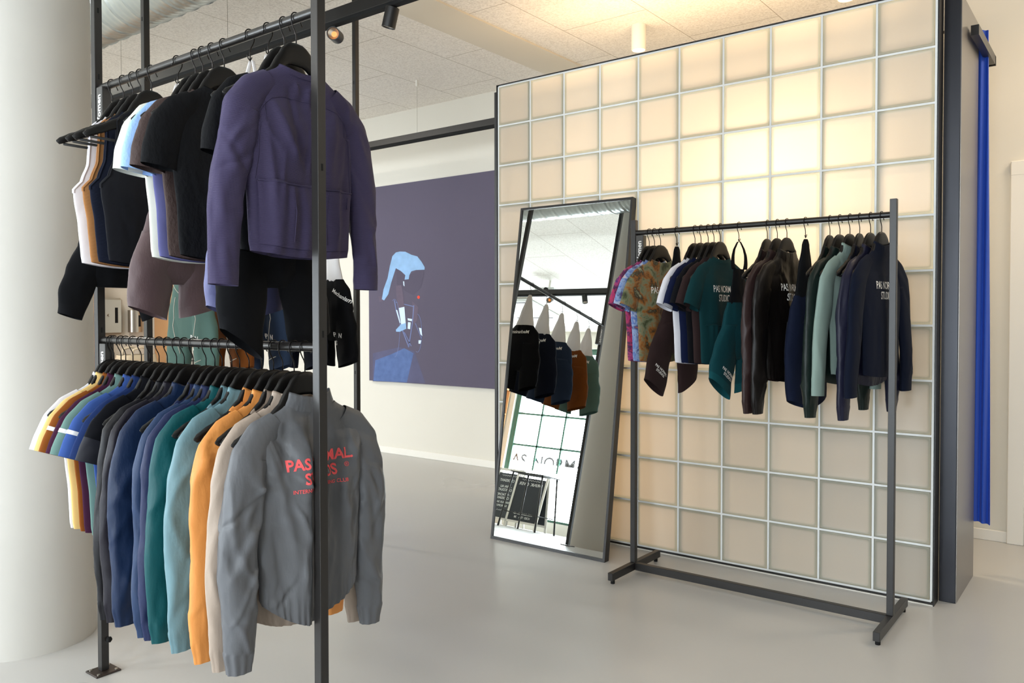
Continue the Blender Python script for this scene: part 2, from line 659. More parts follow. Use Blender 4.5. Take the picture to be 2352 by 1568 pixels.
rnd = random.Random(4)
tint = []
for i in range(10):
    for j in range(11):
        cx, cz = GX0 + (i + .5) * P, GZ1 - (j + .5) * P
        prof = [(0.1145, 0.014, 1.0, 0.004), (0.1145, 0.003, 1.0, 0.004), (0.1125, 0.0, 1.0, 0.006), (0.108, 0.0005, 1.0, 0.01), (0.105, 0.0015, 0.75, 0.012),
                (0.102, 0.0025, 0.25, 0.013), (0.095, 0.003, 0.0, 0.014), (0.04, 0.0032, 0.0, 0.014), (0.004, 0.0032, 0.0, 0.003)]
        gm.rings([rrect(cx, cz, h, GY + y, r) for h, y, e, r in prof], cap1=True)
        att += [e for h, y, e, r in prof for _ in range(20)]
        tint += [rnd.uniform(0.90, 1.04)] * (20 * len(prof))
go = gm.build('glass_blocks', glass_block_material(), part, smooth=True)
a_ = go.data.attributes.new('edge', 'FLOAT', 'POINT')
a_.data.foreach_set('value', att)
a_ = go.data.attributes.new('tint', 'FLOAT', 'POINT')
a_.data.foreach_set('value', tint)
gr = MB()
g = 0.0046
for i in range(11):
    x = GX0 + i * P
    gr.box(x - g, x + g, GY + 0.003, GY + 0.035, GZ1 - 11 * P, GZ1)
for j in range(12):
    z = GZ1 - j * P
    gr.box(GX0, GX0 + 10 * P, GY + 0.0035, GY + 0.034, z - g, z + g)
gr.build('grout', mat('silver_grout', 'dcdedd', 0.55), part)
fr = MB()
X1 = GX0 + 10 * P
fr.box(X1 + 0.008, X1 + 0.0125, GY - 0.002, 3.972, 0, GZ1 + 0.008)
fr.box(GX0 - 0.0125, GX0 - 0.008, GY - 0.002, 3.972, 0, GZ1 + 0.008)
fr.box(GX0 - 0.0125, X1 + 0.0125, GY - 0.002, 3.96, GZ1 + 0.0058, GZ1 + 0.0105)
fr.box(GX0 - 0.008, X1 + 0.008, GY + 0.006, 3.96, 0.0, 0.0142)
fr.build('steel_frame', M_BLACK, part)
MB().box(GX0 - 0.007, X1 + 0.007, GY + 0.0, GY + 0.006, 0.0, 0.004).build('floor_sealant', M_TRIM, part)
MB().box(X1 + 0.014, -0.598, 3.974, 4.458, 0, GZ1 - 0.004, bev=0.002).build('side_panel', [M_BLUEGREY], part)
MB().box(-0.598, -0.5955, 3.978, 4.457, 0, GZ1 - 0.004).build('outer_cladding', M_SATIN, part)
MB().box(-3.13, -3.092, 3.905, 4.458, 0, GZ1 - 0.02, bev=0.002).build('side_panel', [M_BLACK], part)
MB().box(-3.092, X1 + 0.014, 4.44, 4.458, 0, GZ1 - 0.02).build('back_panel', M_TRIM, part)

# curtain and its rail beside the light box
crl = MB().box(-0.585, -0.553, 4.14, 4.70, 2.515, 2.56).box(-0.645, -0.553, 4.68, 4.715, 2.515, 2.56)
tag(crl.build('curtain_rail', M_BLACK), 'black curtain rail fixed beside the end of the glass block light box', 'rail')
cu = MB()
rows = []
nx = 46
for j in range(60):
    t = j / 59
    z = 2.645 - (2.645 - 0.262) * t
    row = []
    for k in range(nx):
        s = k / (nx - 1)
        wdt = 0.046 + 0.030 * t
        x = -0.612 + s * wdt
        y = 4.50 + 0.012 * math.sin(s * math.pi * (3.2 + 1.2 * t) + 0.9 * t * 3) * (0.5 + 0.5 * t) + 0.03 * s
        row.append((x, y, z - (0.02 * s if t > .98 else 0)))
    row += [(p[0] + 0.001, p[1] + 0.012, p[2]) for p in reversed(row)]
    rows.append(row)
cu.rings(rows)
tag(cu.build('curtain', mat('cobalt_curtain_cloth', '0b47b8', 0.75, sheen=0.2), smooth=True), 'narrow bunched cobalt blue curtain hanging at the end of the light box', 'curtain')

# ------------------------------------------------------------------ wall canvas with the cyclist print
pc = thing('wall_canvas', 'large dark plum canvas on the back wall printed with a cyclist riding at night', 'picture')
PY = YB - 0.035


def onp(x, y, Y):
    d = fw + rt * ((x - 1176) / FPX) - up * ((y - 784 - SH) / FPX)
    o_ = np.array([0, 0, H])
    return o_ + d * ((Y - o_[1]) / d[1])


pm = mat('dark_plum_print', '585265', 0.8, var=(0.9, 0.16))
MB().box(-5.67, -3.5, PY, YB, 0.665, 2.462).build('canvas', pm, pc)


def prnt(nm, poly, m, d=0.0012, closed=True):
    pts = [onp(830 + x / 4.3556, 540 + y / 4.3556, PY - d) for x, y in poly]
    b = MB()
    n_ = len(pts)
    b.add([(p[0], PY - d, p[2]) for p in pts], [tuple(range(n_))])
    return b.build(nm, m, pc)


P_JACK = mat('print_pale_blue', '8eb4dd', 0.8, var=(14, 0.25))
P_SKIN = mat('print_skin', '63586a', 0.8, var=(20, 0.15))
P_DARK = mat('print_dark', '534d60', 0.8)
P_ROAD = mat('print_road_blue', '536a9c', 0.8, var=(16, 0.35))
P_ROAD2 = mat('print_road_dusk', '565674', 0.8, var=(9, 0.2))
P_BRIGHT = mat('print_bright', 'cfe2fa', 0.8)
P_STEEL = mat('print_bike_grey', '6f7ba8', 0.8)
P_RED = mat('print_red_light', 'ff4a36', 0.8)
prnt('printed_dusk', [(115, 1180), (380, 1120), (530, 1160), (640, 1480), (115, 1460)], P_ROAD2, 0.0008)
prnt('printed_road', [(140, 1250), (300, 1190), (430, 1130), (522, 1180), (490, 1320), (455, 1472), (120, 1455)], P_ROAD, 0.0011)
prnt('printed_shorts', [(350, 335), (480, 400), (560, 350), (630, 345), (600, 520), (520, 600), (440, 560), (400, 520), (355, 500)], P_DARK)
prnt('printed_leg', [(345, 505), (400, 498), (420, 600), (430, 718), (372, 728), (350, 620)], P_SKIN, 0.0016)
prnt('printed_rear_leg', [(510, 660), (570, 720), (560, 850), (520, 900), (508, 780)], P_SKIN, 0.0014)
prnt('printed_jacket', [(345, 172), (385, 163), (440, 165), (500, 195), (560, 212), (600, 262), (634, 320), (632, 345), (545, 348), (500, 362), (480, 400), (474, 440), (432, 444),
                        (440, 400), (395, 358), (345, 330), (300, 470), (270, 590), (228, 652), (205, 640), (222, 540), (262, 430), (285, 310), (310, 210)], P_JACK, 0.0019)
prnt('printed_hand', [(170, 610), (205, 612), (212, 660), (180, 668)], P_SKIN, 0.0016)
prnt('printed_sock', [(374, 728), (430, 716), (444, 880), (398, 892)], P_BRIGHT, 0.0019)
prnt('printed_shoe', [(345, 945), (395, 892), (445, 878), (450, 935), (385, 965), (348, 965)], P_JACK, 0.0021)
bkm = MB()


def pline(pts, wpx, b):
    for (x0, y0), (x1, y1) in zip(pts, pts[1:]):
        L = math.hypot(x1 - x0, y1 - y0) + 1e-6
        nx_, ny_ = -(y1 - y0) / L * wpx / 2, (x1 - x0) / L * wpx / 2
        q = [onp(830 + a / 4.3556, 540 + c / 4.3556, PY - 0.0015) for a, c in ((x0 + nx_, y0 + ny_), (x1 + nx_, y1 + ny_), (x1 - nx_, y1 - ny_), (x0 - nx_, y0 - ny_))]
        b.add([(p[0], PY - 0.0015, p[2]) for p in q], [(0, 1, 2, 3)])


pline([(330, 650), (350, 760), (400, 920), (475, 1120)], 10, bkm)
pline([(525, 700), (510, 880), (475, 1110)], 9, bkm)
pline([(345, 670), (520, 712)], 8, bkm)
pline([(540, 880), (605, 1045)], 6, bkm)
pline([(430, 970), (500, 1110)], 7, bkm)
whl = [(330 + 55 * math.cos(t), 930 + 290 * math.sin(t)) for t in np.linspace(-1.9, 1.5, 26)]
pline(whl, 4, bkm)
pline([(560 + 45 * math.cos(t), 980 + 190 * math.sin(t)) for t in np.linspace(-1.6, 1.9, 22)], 4, bkm)
bkm.build('printed_bicycle', P_STEEL, pc)
for q in ([(462, 830), (508, 838), (505, 860), (465, 852)], [(466, 868), (494, 872), (488, 940), (462, 935)], [(345, 745), (360, 750), (392, 875), (384, 880)],
          [(575, 925), (600, 930), (610, 1010), (590, 990)], [(572, 1050), (600, 1050), (592, 1085), (572, 1085)], [(418, 460), (428, 462), (432, 512), (420, 500)]):
    p = [onp(830 + x / 4.3556, 540 + y / 4.3556, PY - 0.0023) for x, y in q]
    MB().add([(c[0], PY - 0.0023, c[2]) for c in p], [(0, 1, 2, 3)]).build('printed_highlight', P_BRIGHT, pc)
prnt('printed_tail_light', [(572 + 13 * math.cos(t), 620 + 16 * math.sin(t)) for t in np.linspace(0, 2 * math.pi, 14)[:-1]], P_RED, 0.0021)


# ------------------------------------------------------------------ ceiling-hung beams, wires, lamps
def beam(Y, x0, x1, z0, z1, label):
    b = thing('hanging_beam', label, 'beam', (0, Y, 0))
    MB().box(x0, x1, -0.022, 0.022, z0, z1, bev=0.002).build('beam_tube', M_BLACK, b)
    MB().box(x0, x1, -0.018, 0.018, z0 - 0.016, z0).build('lamp_track', M_SLOT, b)
    return b


beam(2.57, -7.6, 1.2, 2.664, 2.722, 'black ceiling-hung beam with a lamp track, running behind the left clothes rack')
b2 = beam(4.62, -7.6, -0.7, 2.655, 2.705, 'black ceiling-hung beam in front of the canvas, ending behind the light box')
beam(0.12, -7.6, 1.2, 2.664, 2.722, 'black ceiling-hung beam seen only in the mirror')
for (x, y, lab) in ((-5.07, 2.57, 'thin suspension wire nearest the duct, left of the rack'), (-3.914, 2.57, 'thin suspension wire above the left rack rail'), (-4.48, 4.62, 'thin suspension wire holding the beam before the canvas')):
    wt = thing('suspension_wire', lab, 'wire', (x, y, 0), group='beam suspension wires')
    MB().cyl((0, 0, 2.70), (0, 0, 3.085), 0.0013, 6).build('wire', M_ALU, wt)
    MB().cyl((0, 0, 3.07), (0, 0, CZ), 0.011, 14).build('ceiling_cup', M_TRIM, wt, smooth=True, angle=40)


def track_spot(loc, aim, label):
    t = thing('track_spotlight', label, 'spotlight', loc, group='black track spotlights')
    d = Vector(aim).normalized()
    p = Vector((0, 0, -0.045))
    a, b = p - d * 0.045, p + d * 0.045
    m = MB()
    q = d.to_track_quat('Z', 'Y')
    prof = [(-0.045, 0.001), (-0.045, 0.029), (-0.043, 0.031), (0.045, 0.031), (0.045, 0.027), (0.036, 0.025)]
    m.rings([[p + q @ Vector((r * math.cos(2 * math.pi * k / 28), r * math.sin(2 * math.pi * k / 28), h)) for k in range(28)] for h, r in prof])
    m.build('lamp_housing', mat('black_lamp_body', '171514', 0.45), t, smooth=True, angle=40)
    m = MB()
    prof = [(0.040, 0.026), (0.030, 0.020), (0.022, 0.012)]
    m.rings([[p + q @ Vector((r * math.cos(2 * math.pi * k / 28), r * math.sin(2 * math.pi * k / 28), h)) for k in range(28)] for h, r in prof])
    m.build('reflector', M_ALU, t, smooth=True)
    m = MB()
    prof = [(0.023, 0.0135), (0.0231, 0.0001)]
    m.rings([[p + q @ Vector((r * math.cos(2 * math.pi * k / 20), r * math.sin(2 * math.pi * k / 20), h)) for k in range(20)] for h, r in prof])
    m.build('lens', mat('amber_lens', 'd98a45', 0.3, emit=('ffa050', 0.7)), t)
    MB().cyl((0, 0, 0.004), tuple(p + Vector((0, 0, 0.02))), 0.006, 10).build('stem', M_SLOT, t, smooth=True, angle=40)
    return t


track_spot((-3.03, 2.57, 2.648), (0.55, -0.75, -0.12), 'black track spotlight turned to show its amber lens')
track_spot((-2.655, 2.57, 2.648), (-0.28, -0.05, -1), 'black cylinder track spotlight pointing down from the beam above the left rack')
track_spot((-4.82, 0.12, 2.648), (0.35, 0.1, -1), 'black cylinder track spotlight seen in the middle of the mirror')
track_spot((-5.29, 0.12, 2.648), (0.3, 0.9, -0.5), 'black track spotlight behind the second hook in the mirror')
track_spot((-4.42, 0.12, 2.648), (0.35, 0.1, -1), 'black track spotlight cut by the post in the mirror')


def downlight(x, y, label):
    t = thing('downlight', label, 'ceiling lamp', (x, y, CZ), group='white surface-mounted downlights')
    m = MB()
    prof = [(-0.001, 0.001), (-0.001, 0.046), (-0.158, 0.046), (-0.160, 0.045), (-0.160, 0.040), (-0.152, 0.038)]
    m.rings([[(r * math.cos(2 * math.pi * k / 40), r * math.sin(2 * math.pi * k / 40), h) for k in range(40)] for h, r in prof])
    m.build('lamp_body', mat('white_lamp_body', 'e9e4d9', 0.5), t, smooth=True, angle=40)
    m = MB()
    m.rings([[(r * math.cos(2 * math.pi * k / 32), r * math.sin(2 * math.pi * k / 32), h) for k in range(32)] for h, r in ((-0.154, 0.040), (-0.1541, 0.0001))])
    m.build('lamp_disc', mat('lit_disc', 'fff1d8', 0.4, emit=('ffe6bd', 6.0)), t)
    l = bpy.data.lights.new('downlight_beam', 'SPOT')
    l.energy = 38
    l.color = (1, 0.78, 0.52)
    l.spot_size = 1.9
    l.spot_blend = 0.9
    l.shadow_soft_size = 0.04
    o = bpy.data.objects.new('downlight_beam', l)
    o.location = (0, 0, -0.17)
    o.parent = t
    col.objects.link(o)


downlight(-2.518, 4.618, 'white cylinder downlight left of the other, above the middle of the light box')
downlight(-1.235, 4.56, 'white cylinder downlight at the top edge, partly cut by the frame')

# ------------------------------------------------------------------ leaning mirror
TL = math.radians(8.7)
mr = bpy.data.objects.new('leaning_mirror', None)
col.objects.link(mr)
mr.location = (-2.5, 3.553, 0)
mr.rotation_euler = (-TL, 0, 0)
tag(mr, 'tall black-framed mirror leaning against the glass blocks', 'mirror')
x0, x1, LZ, BD = -0.380, 0.372, 1.925, 0.013
fm = MB()
fm.box(x0, x0 + BD, 0, 0.042, 0, LZ).box(x1 - BD, x1, 0, 0.042, 0, LZ).box(x0 + BD, x1 - BD, 0, 0.042, 0, BD + 0.004).box(x0 + BD, x1 - BD, 0, 0.042, LZ - BD, LZ)
fm.build('frame', M_BLACK, mr)
MM = mat('mirror_silver', 'dde1df', 0.0, 1.0)
MB().box(x0 + BD, x1 - BD, 0.006, 0.012, BD + 0.004, LZ - BD).build('mirror_glass', MM, mr)
MB().box(x0 + BD, x1 - BD, 0.0125, 0.036, BD + 0.004, LZ - BD).build('backing_board', mat('mirror_backing', '4a4038', 0.8), mr)


# ------------------------------------------------------------------ racks
def plate(parent, x, y, z, rot, nm='category_sign'):
    """black sign box with white lettering 'Women' read from below up; face towards -Y"""
    e = MB()
    e.box(-0.02, 0.02, -0.016, 0.016, -0.155, 0.0, bev=0.0015)
    o = e.build(nm, mat('sign_black', '3a3836', 0.45), parent)
    o.location = (x, y, z)
    o.rotation_euler = (0, 0, rot)
    v, f = text_polys('Women', 0.034, 0.0006)
    b = MB().add([(-p[1], -0.0168, p[0] - 0.083) for p in v], f)
    t = b.build('sign_lettering', M_WHITE, o)
    return o


def slot_mb(m, x, y, z, face):
    if face == 'x':
        m.box(x - 0.002, x + 0.0006, y - 0.003, y + 0.003, z - 0.009, z + 0.009)
    else:
        m.box(x - 0.003, x + 0.003, y - 0.0006, y + 0.002, z - 0.009, z + 0.009)


RK = 0.0135
lr = thing('clothes_rack', 'black steel two-rail clothes rack standing in the left foreground', 'clothes rack')
for x0, x1 in ((-2.902, -2.875), (-1.706, -1.679)):
    pz = MB().box(x0, x1, 1.364, 1.391, 0.008, 2.66 if False else CZ, bev=0.0012)
    po = pz.build('post', M_BLACK, lr)
    sm = MB()
    for z in (0.25, 1.215, 2.1, 2.33, 1.65):
        slot_mb(sm, x1, 1.3775, z, 'x')
    sm.build('post_slots', M_SLOT, po)
bp = MB().box(-2.928, -2.846, 1.332, 1.420, 0, 0.007, bev=0.002)
bpo = bp.build('base_plate', mat('dark_bronze_plate', '3d3531', 0.4, 0.4), lr)
for i, (x, y) in enumerate(((-2.916, 1.345), (-2.858, 1.345), (-2.916, 1.407), (-2.858, 1.407))):
    MB().cyl((x, y, 0.006), (x, y, 0.0095), 0.0055, 10).build('bolt', M_ALU, bpo, smooth=True, angle=40)
bp = MB().box(-1.732, -1.650, 1.332, 1.420, 0, 0.007, bev=0.002).build('base_plate', mat('dark_bronze_plate', '3d3531'), lr)
MB().tube([(-2.876, 1.385, 0.115), (-2.868, 1.393, 0.115), (-2.866, 1.3935, 0.115)], [0.010, 0.010, 0.006], 12).build('adjuster_knob', M_SLOT, lr, smooth=True)
RZ_LOW, RZ_TOP = 1.180, 2.062
for z in (RZ_LOW, RZ_TOP):
    MB().cyl((-2.876, 1.385, z), (-1.705, 1.385, z), 0.0125, 20).build('hanging_rail', M_RAIL, lr, smooth=True, angle=40)
plate(lr, -2.848, 1.381, RZ_TOP - 0.004, 0)
plate(lr, -2.848, 1.381, RZ_LOW - 0.012, 0)

br = thing('clothes_rack', 'black rack behind the left one, holding five printed bib shorts', 'clothes rack')
for y0 in (1.838, 3.047):
    po = MB().box(-3.4535, -3.4265, y0, y0 + 0.027, 0.008, CZ, bev=0.0012).build('post', M_BLACK, br)
    sm = MB()
    for z in (0.25, 0.95, 1.50, 2.08, 2.56):
        slot_mb(sm, -3.44, y0, z, 'y')
    sm.build('post_slots', M_SLOT, po)
    MB().box(-3.481, -3.399, y0 - 0.03, y0 + 0.056, 0, 0.007, bev=0.002).build('base_plate', mat('dark_bronze_plate', '3d3531'), br)
RZ_BIB = 1.772
MB().cyl((-3.44, 1.864, RZ_BIB), (-3.44, 3.048, RZ_BIB), 0.0125, 20).build('hanging_rail', M_RAIL, br, smooth=True, angle=40)
plate(br, -3.44, 1.888, RZ_BIB - 0.01, math.pi / 2)

rr_ = thing('clothes_rack', 'low free-standing black clothes rack in front of the glass blocks', 'clothes rack')
for x0 in (-1.944, -0.772):
    MB().box(x0, x0 + 0.026, 3.490, 3.516, 0.055, 1.73, bev=0.0012).build('post', M_BLACK, rr_)
    MB().box(x0, x0 + 0.026, 3.276, 3.762, 0.018, 0.0545, bev=0.0015).build('foot', M_BLACK, rr_)
    fp = MB()
    for y in (3.30, 3.735):
        fp.cyl((x0 + 0.013, y, 0), (x0 + 0.013, y, 0.019), 0.010, 14)
    fp.build('foot_pads', M_SLOT, rr_, smooth=True, angle=40)
MB().box(-1.917, -0.772, 3.490, 3.516, 0.018, 0.0535, bev=0.0015).build('base_bar', M_BLACK, rr_)
RZ_R = 1.668
MB().cyl((-1.919, 3.503, RZ_R), (-0.771, 3.503, RZ_R), 0.0125, 20).build('hanging_rail', M_RAIL, rr_, smooth=True, angle=40)
plate(rr_, -1.896, 3.506, RZ_R - 0.014, 0)


# ------------------------------------------------------------------ hangers
def hanger_top(y):
    a = abs(y)
    return lerp_keys([(0, -0.066), (0.02, -0.068), (0.04, -0.080), (0.062, -0.112), (0.085, -0.150), (0.12, -0.180), (0.17, -0.207), (0.205, -0.226), (0.216, -0.238)], a)[0]


def hook_pts(flip=1):
    pts = []
    R = 0.0158
    for k in range(0, 15):
        a = math.radians(-28 + (180 + 40) * k / 14)
        pts.append((0, flip * R * math.cos(a), R * math.sin(a)))
    pts = [(0, flip * (R + 0.004), -0.018)] + pts
    pts += [(0, flip * -0.0135, -0.016), (0, flip * -0.009, -0.026), (0, flip * -0.003, -0.036), (0, 0, -0.046), (0, 0, -0.070)]
    return pts


_hm = {}


def hanger_meshes():
    if _hm:
        return _hm
    m = MB().tube(hook_pts(), 0.0017, 8)
    _hm['hook'] = m
    m = MB()
    rings = []
    ys = np.concatenate([[-0.2175], np.linspace(-0.2165, 0.2165, 49), [0.2175]])
    for y in ys:
        a = abs(y)
        top = hanger_top(y)
        th = lerp_keys([(0, 0.062), (0.05, 0.058), (0.10, 0.036), (0.17, 0.028), (0.21, 0.022), (0.2175, 0.004)], a)[0]
        tx = lerp_keys([(0, 0.0065), (0.1, 0.0075), (0.19, 0.0085), (0.212, 0.007), (0.2175, 0.001)], a)[0]
        bow = -0.010 * (a / 0.2175) ** 2
        c = top - th / 2
        rings.append([(bow + tx * (abs(math.cos(t)) ** .6) * (1 if math.cos(t) > 0 else -1), y, c + th / 2 * (abs(math.sin(t)) ** .8) * (1 if math.sin(t) > 0 else -1)) for t in [2 * math.pi * k / 16 for k in range(16)]])
    m.rings(rings, cap0=True, cap1=True)
    _hm['body'] = m
    _hm['bar'] = MB().cyl((-0.007, -0.196, -0.248), (-0.007, 0.196, -0.248), 0.0042, 10)
    me = {}
    return _hm


_hproto = {}


def place_hanger(loc, rz, label, group, flip=1, hook_only=False):
    hm = hanger_meshes()
    key = ('h', hook_only)
    if key not in _hproto:
        t = thing('clothes_hanger' if not hook_only else 'hanging_hook', label, 'hanger' if not hook_only else 'hook', loc, rz, group)
        hm['hook'].build('hook', M_HOOK, t, smooth=True)
        if not hook_only:
            hm['body'].build('shoulder_arms', M_HANGER, t, smooth=True)
            hm['bar'].build('trouser_bar', M_HANGER, t, smooth=True)
        else:
            MB().tube([(0, -0.006, -0.062), (0, 0.0, -0.073), (0, 0.006, -0.068), (0, 0.010, -0.058)], 0.0017, 8).build('strap_catch', M_HOOK, t, smooth=True)
        _hproto[key] = t
        root = t
    else:
        src = _hproto[key]
        root = src.copy()
        col.objects.link(root)
        root['label'] = label
        root['group'] = group
        root.location = loc
        root.rotation_euler = (0, 0, rz)
        for ch in list(src.children):
            c = ch.copy()
            col.objects.link(c)
            c.parent = root
    if flip < 0:
        root.rotation_euler = (0, 0, rz + math.pi)
    return root


# ------------------------------------------------------------------ garments (local frame: origin on the rail, +x towards the shop front, y across)
def fnoise(a, b, c):
    return noise.noise(Vector((a, b, c)))


def ridge(a, b, c):
    return 1 - 2 * abs(noise.noise(Vector((a, b, c))))


KEYS = {
    # z, half width, half thickness
    'jacket': [(-0.72, .150, .80), (-0.70, .158, .95), (-0.55, .166, 1.05), (-0.40, .172, 1.0), (-0.31, .186, .95), (-0.258, .205, .70), (-0.232, .207, .5), (-0.212, .185, .52), (-0.180, .130, .62), (-0.152, .086, .75)],
    'jersey': [(-0.625, .142, .85), (-0.60, .146, .95), (-0.50, .150, 1.0), (-0.40, .160, 1.0), (-0.31, .178, .95), (-0.250, .196, .68), (-0.226, .198, .5), (-0.205, .176, .52), (-0.175, .125, .62), (-0.142, .078, .75)],
    'tank': [(-0.625, .146, .85), (-0.60, .150, .95), (-0.50, .158, 1.0), (-0.42, .170, 1.0), (-0.39, .172, .9), (-0.36, .150, .8), (-0.30, .128, .7), (-0.22, .122, .6), (-0.190, .124, .5), (-0.172, .110, .55), (-0.142, .078, .7)],
    'gilet': [(-0.66, .150, .85), (-0.64, .158, .95), (-0.50, .166, 1.0), (-0.42, .178, 1.0), (-0.39, .178, .9), (-0.36, .160, .8), (-0.30, .138, .7), (-0.22, .130, .6), (-0.192, .128, .5), (-0.172, .112, .55), (-0.150, .082, .7)],
}


def make_creases(rg, n, z0, z1, wmax, amp, hang=True):
    out = []
    for _ in range(n):
        y = rg.uniform(-wmax, wmax)
        z = rg.uniform(z1, z0)
        L = rg.uniform(0.07, 0.26)
        ang = rg.gauss(0, 0.33) - (0.5 * y / wmax if z > -0.35 else 0.0)
        a = amp * rg.uniform(0.4, 1.0) * rg.choice((-1, 1, 1))
        out.append((y, z, y + L * math.sin(ang), z - L * math.cos(ang), rg.uniform(0.005, 0.012), a))
    return out


def crease_d(cr, y, z):
    d = 0.0
    for (y0, z0, y1, z1, wd, a) in cr:
        if abs(y - (y0 + y1) / 2) > 0.16 or abs(z - (z0 + z1) / 2) > 0.19:
            continue
        dy, dz = y1 - y0, z1 - z0
        t = ((y - y0) * dy + (z - z0) * dz) / (dy * dy + dz * dz)
        tc_ = min(1.0, max(0.0, t))
        q = (y - y0 - tc_ * dy) ** 2 + (z - z0 - tc_ * dz) ** 2
        w2 = wd * (0.6 + 0.8 * tc_)
        d += a * math.exp(-q / (w2 * w2)) * (1 - 0.75 * abs(2 * tc_ - 0.9)) 
    return d


def garment(kind, loc, rz, label, cat, mats, seed=0, t=0.020, amp=0.006, sleeve=None, collar='stand', wrinkle=0.0, pleat=None, dip=0.02, name=None,
            cuff=None, hemband=None, group=None, pockets=False, band=None, text=None, hem=None, width=1.0, pull=None, srad=1.0, zipcol=None, gather=False, syaw=0.0, hero=False, ncr=None, camp=None, extra=(), smat=None):
    nm = name or {'jacket': 'jacket', 'jersey': 'cycling_jersey', 'tank': 'sleeveless_top', 'gilet': 'gilet'}[kind]
    root = thing(nm, label, cat, loc, rz, group)
    keys = KEYS[kind]
    zh, zt = keys[0][0], keys[-1][0]
    zsc = 1.0 if hem is None else (abs(hem) - 0.30) / (abs(zh) - 0.30)
    S = seed * 7.31

    def warp(z):
        return z if z > -0.30 else -0.30 + (z + 0.30) * zsc

    NU = 96 if hero else 48
    zs = list(np.linspace(zh, -0.26, 90 if hero else 40)) + list(np.linspace(-0.257, zt, 46 if hero else 22))
    rc = random.Random(seed * 13 + 5)
    nyl = kind in ('jacket', 'gilet')
    if camp is None:
        camp = 0.007 if nyl else 0.0035
    if ncr is None:
        ncr = 22 if nyl else 12
    CF = make_creases(rc, ncr, -0.16, -0.62, 0.17, camp)
    CF += [tuple(e) for e in extra]
    CB = make_creases(rc, ncr // 2, -0.16, -0.62, 0.17, camp)
    ss = []
    for k in range(NU):            # front half from +w to -w
        ss.append((math.cos(math.pi * k / NU), 1))
    for k in range(NU):
        ss.append((-math.cos(math.pi * k / NU), -1))
    sleeveless = kind in ('tank', 'gilet')

    def surf(s, side, z):
        wv, tv = lerp_keys(keys, z)
        wv *= width if z < -0.3 else 1.0
        th = t * tv
        prof = max(0.0, 1 - abs(s) ** 2.6) ** 0.5
        y = wv * s
        fall = min(1.0, max(0.0, (-z - 0.16) / 0.22))
        d = amp * fall * (fnoise(y * 17 + S, z * 2.2, S) * 1.5 + 0.6 * fnoise(y * 34, z * 5 + S, 3 + S))
        if wrinkle:
            d += wrinkle * (ridge(y * 10 + z * 6 + S, z * 9 - y * 5, S) - 0.35) * min(1, max(0, (-z - .13) / .08))
            d += wrinkle * 0.7 * fnoise(y * 30 + z * 8, z * 24 + S, S + 9)
        d += crease_d(CF if side > 0 else CB, y, z) * min(1, max(0, (-z - .145) / .04))
        if side > 0 and pleat:
            d += lerp_keys(pleat, y)[0] * min(1, max(0, (-z - 0.16) / 0.12))
        if gather:
            gk = max(0.0, 1 - (z - zh) / 0.09)
            d += 0.0035 * gk * math.sin(s * 60 + 3 * fnoise(s * 5, S, 0))
        x = side * (th * prof) + d * (prof if abs(s) < 0.96 else prof)
        if side < 0:
            x = min(x, -0.004 * prof)
        zz = warp(z)
        blend = max(0.0, 1 - (z - zh) / 0.25)
        if kind == 'jacket' or kind == 'gilet':
            zz -= dip * blend * (1 - s * s) * (1 if side > 0 else 0.3)
        else:
            zz -= dip * blend * (1 - s * s) * 0.6
        # back neckline falls a little lower in front
        nb = max(0.0, 1 - (zt - z) / 0.05)
        zz -= 0.018 * nb * (1 - s * s) * (1.6 if side < 0 else 0.9)
        if pull:
            zz += 0
        return (x, y, zz)

    rings = [[surf(s, sd, z) for s, sd in ss] for z in zs]
    nk = len(ss)

    def skip(i, k):
        if not sleeveless:
            return False
        z = zs[i]
        if z < -0.40 or z > -0.178:
            return False
        s, sd = ss[k]
        lim = 0.955 if z > -0.37 else 0.975
        s2 = ss[(k + 1) % nk][0]
        return abs(s) > lim and abs(s2) > lim * 0.98
    b = MB()
    b.rings(rings, skip=skip)
    nband = 3
    if hemband:
        for fi in range(len(b.m)):
            b.m[fi] = 1 if fi // nk < nband and not sleeveless else 0
    bodyo = b.build('body_panel', [mats[0]] + ([hemband] if hemband else []), root, smooth=True)
    bvh = BVHTree.FromPolygons([Vector(p) for p in b.v], b.f)
    # collar
    w0 = keys[-1][1]
    if collar == 'stand':
        cm_ = MB()
        rr2 = []
        for j, (dz, kw, kx) in enumerate(((-0.006, 1.0, 1.0), (0.006, .93, 1.05), (0.018, .86, 1.08), (0.030, .82, 1.08), (0.036, .80, 1.05), (0.034, .78, .98), (0.02, .80, .96))):
            ring = []
            for s, sd in ss:
                x, y, z = surf(s, sd, zt)
                ring.append((x * kx + (0.0015 * fnoise(s * 9, sd, j + S)), y * kw, z + dz + 0.002 * fnoise(s * 4, sd, S)))
            rr2.append(ring)
        cm_.rings(rr2)
        cm_.build('collar', mats[1] if len(mats) > 1 else mats[0], root, smooth=True)
    elif collar == 'crew':
        cm_ = MB()
        rr2 = []
        for j, (dz, kw) in enumerate(((-0.008, 1.02), (0.004, .96), (0.007, .93), (0.004, .90))):
            rr2.append([(surf(s, sd, zt)[0] * 1.06, surf(s, sd, zt)[1] * kw, surf(s, sd, zt)[2] + dz) for s, sd in ss])
        cm_.rings(rr2)
        cm_.build('neckband', mats[1] if len(mats) > 1 else mats[0], root, smooth=True)
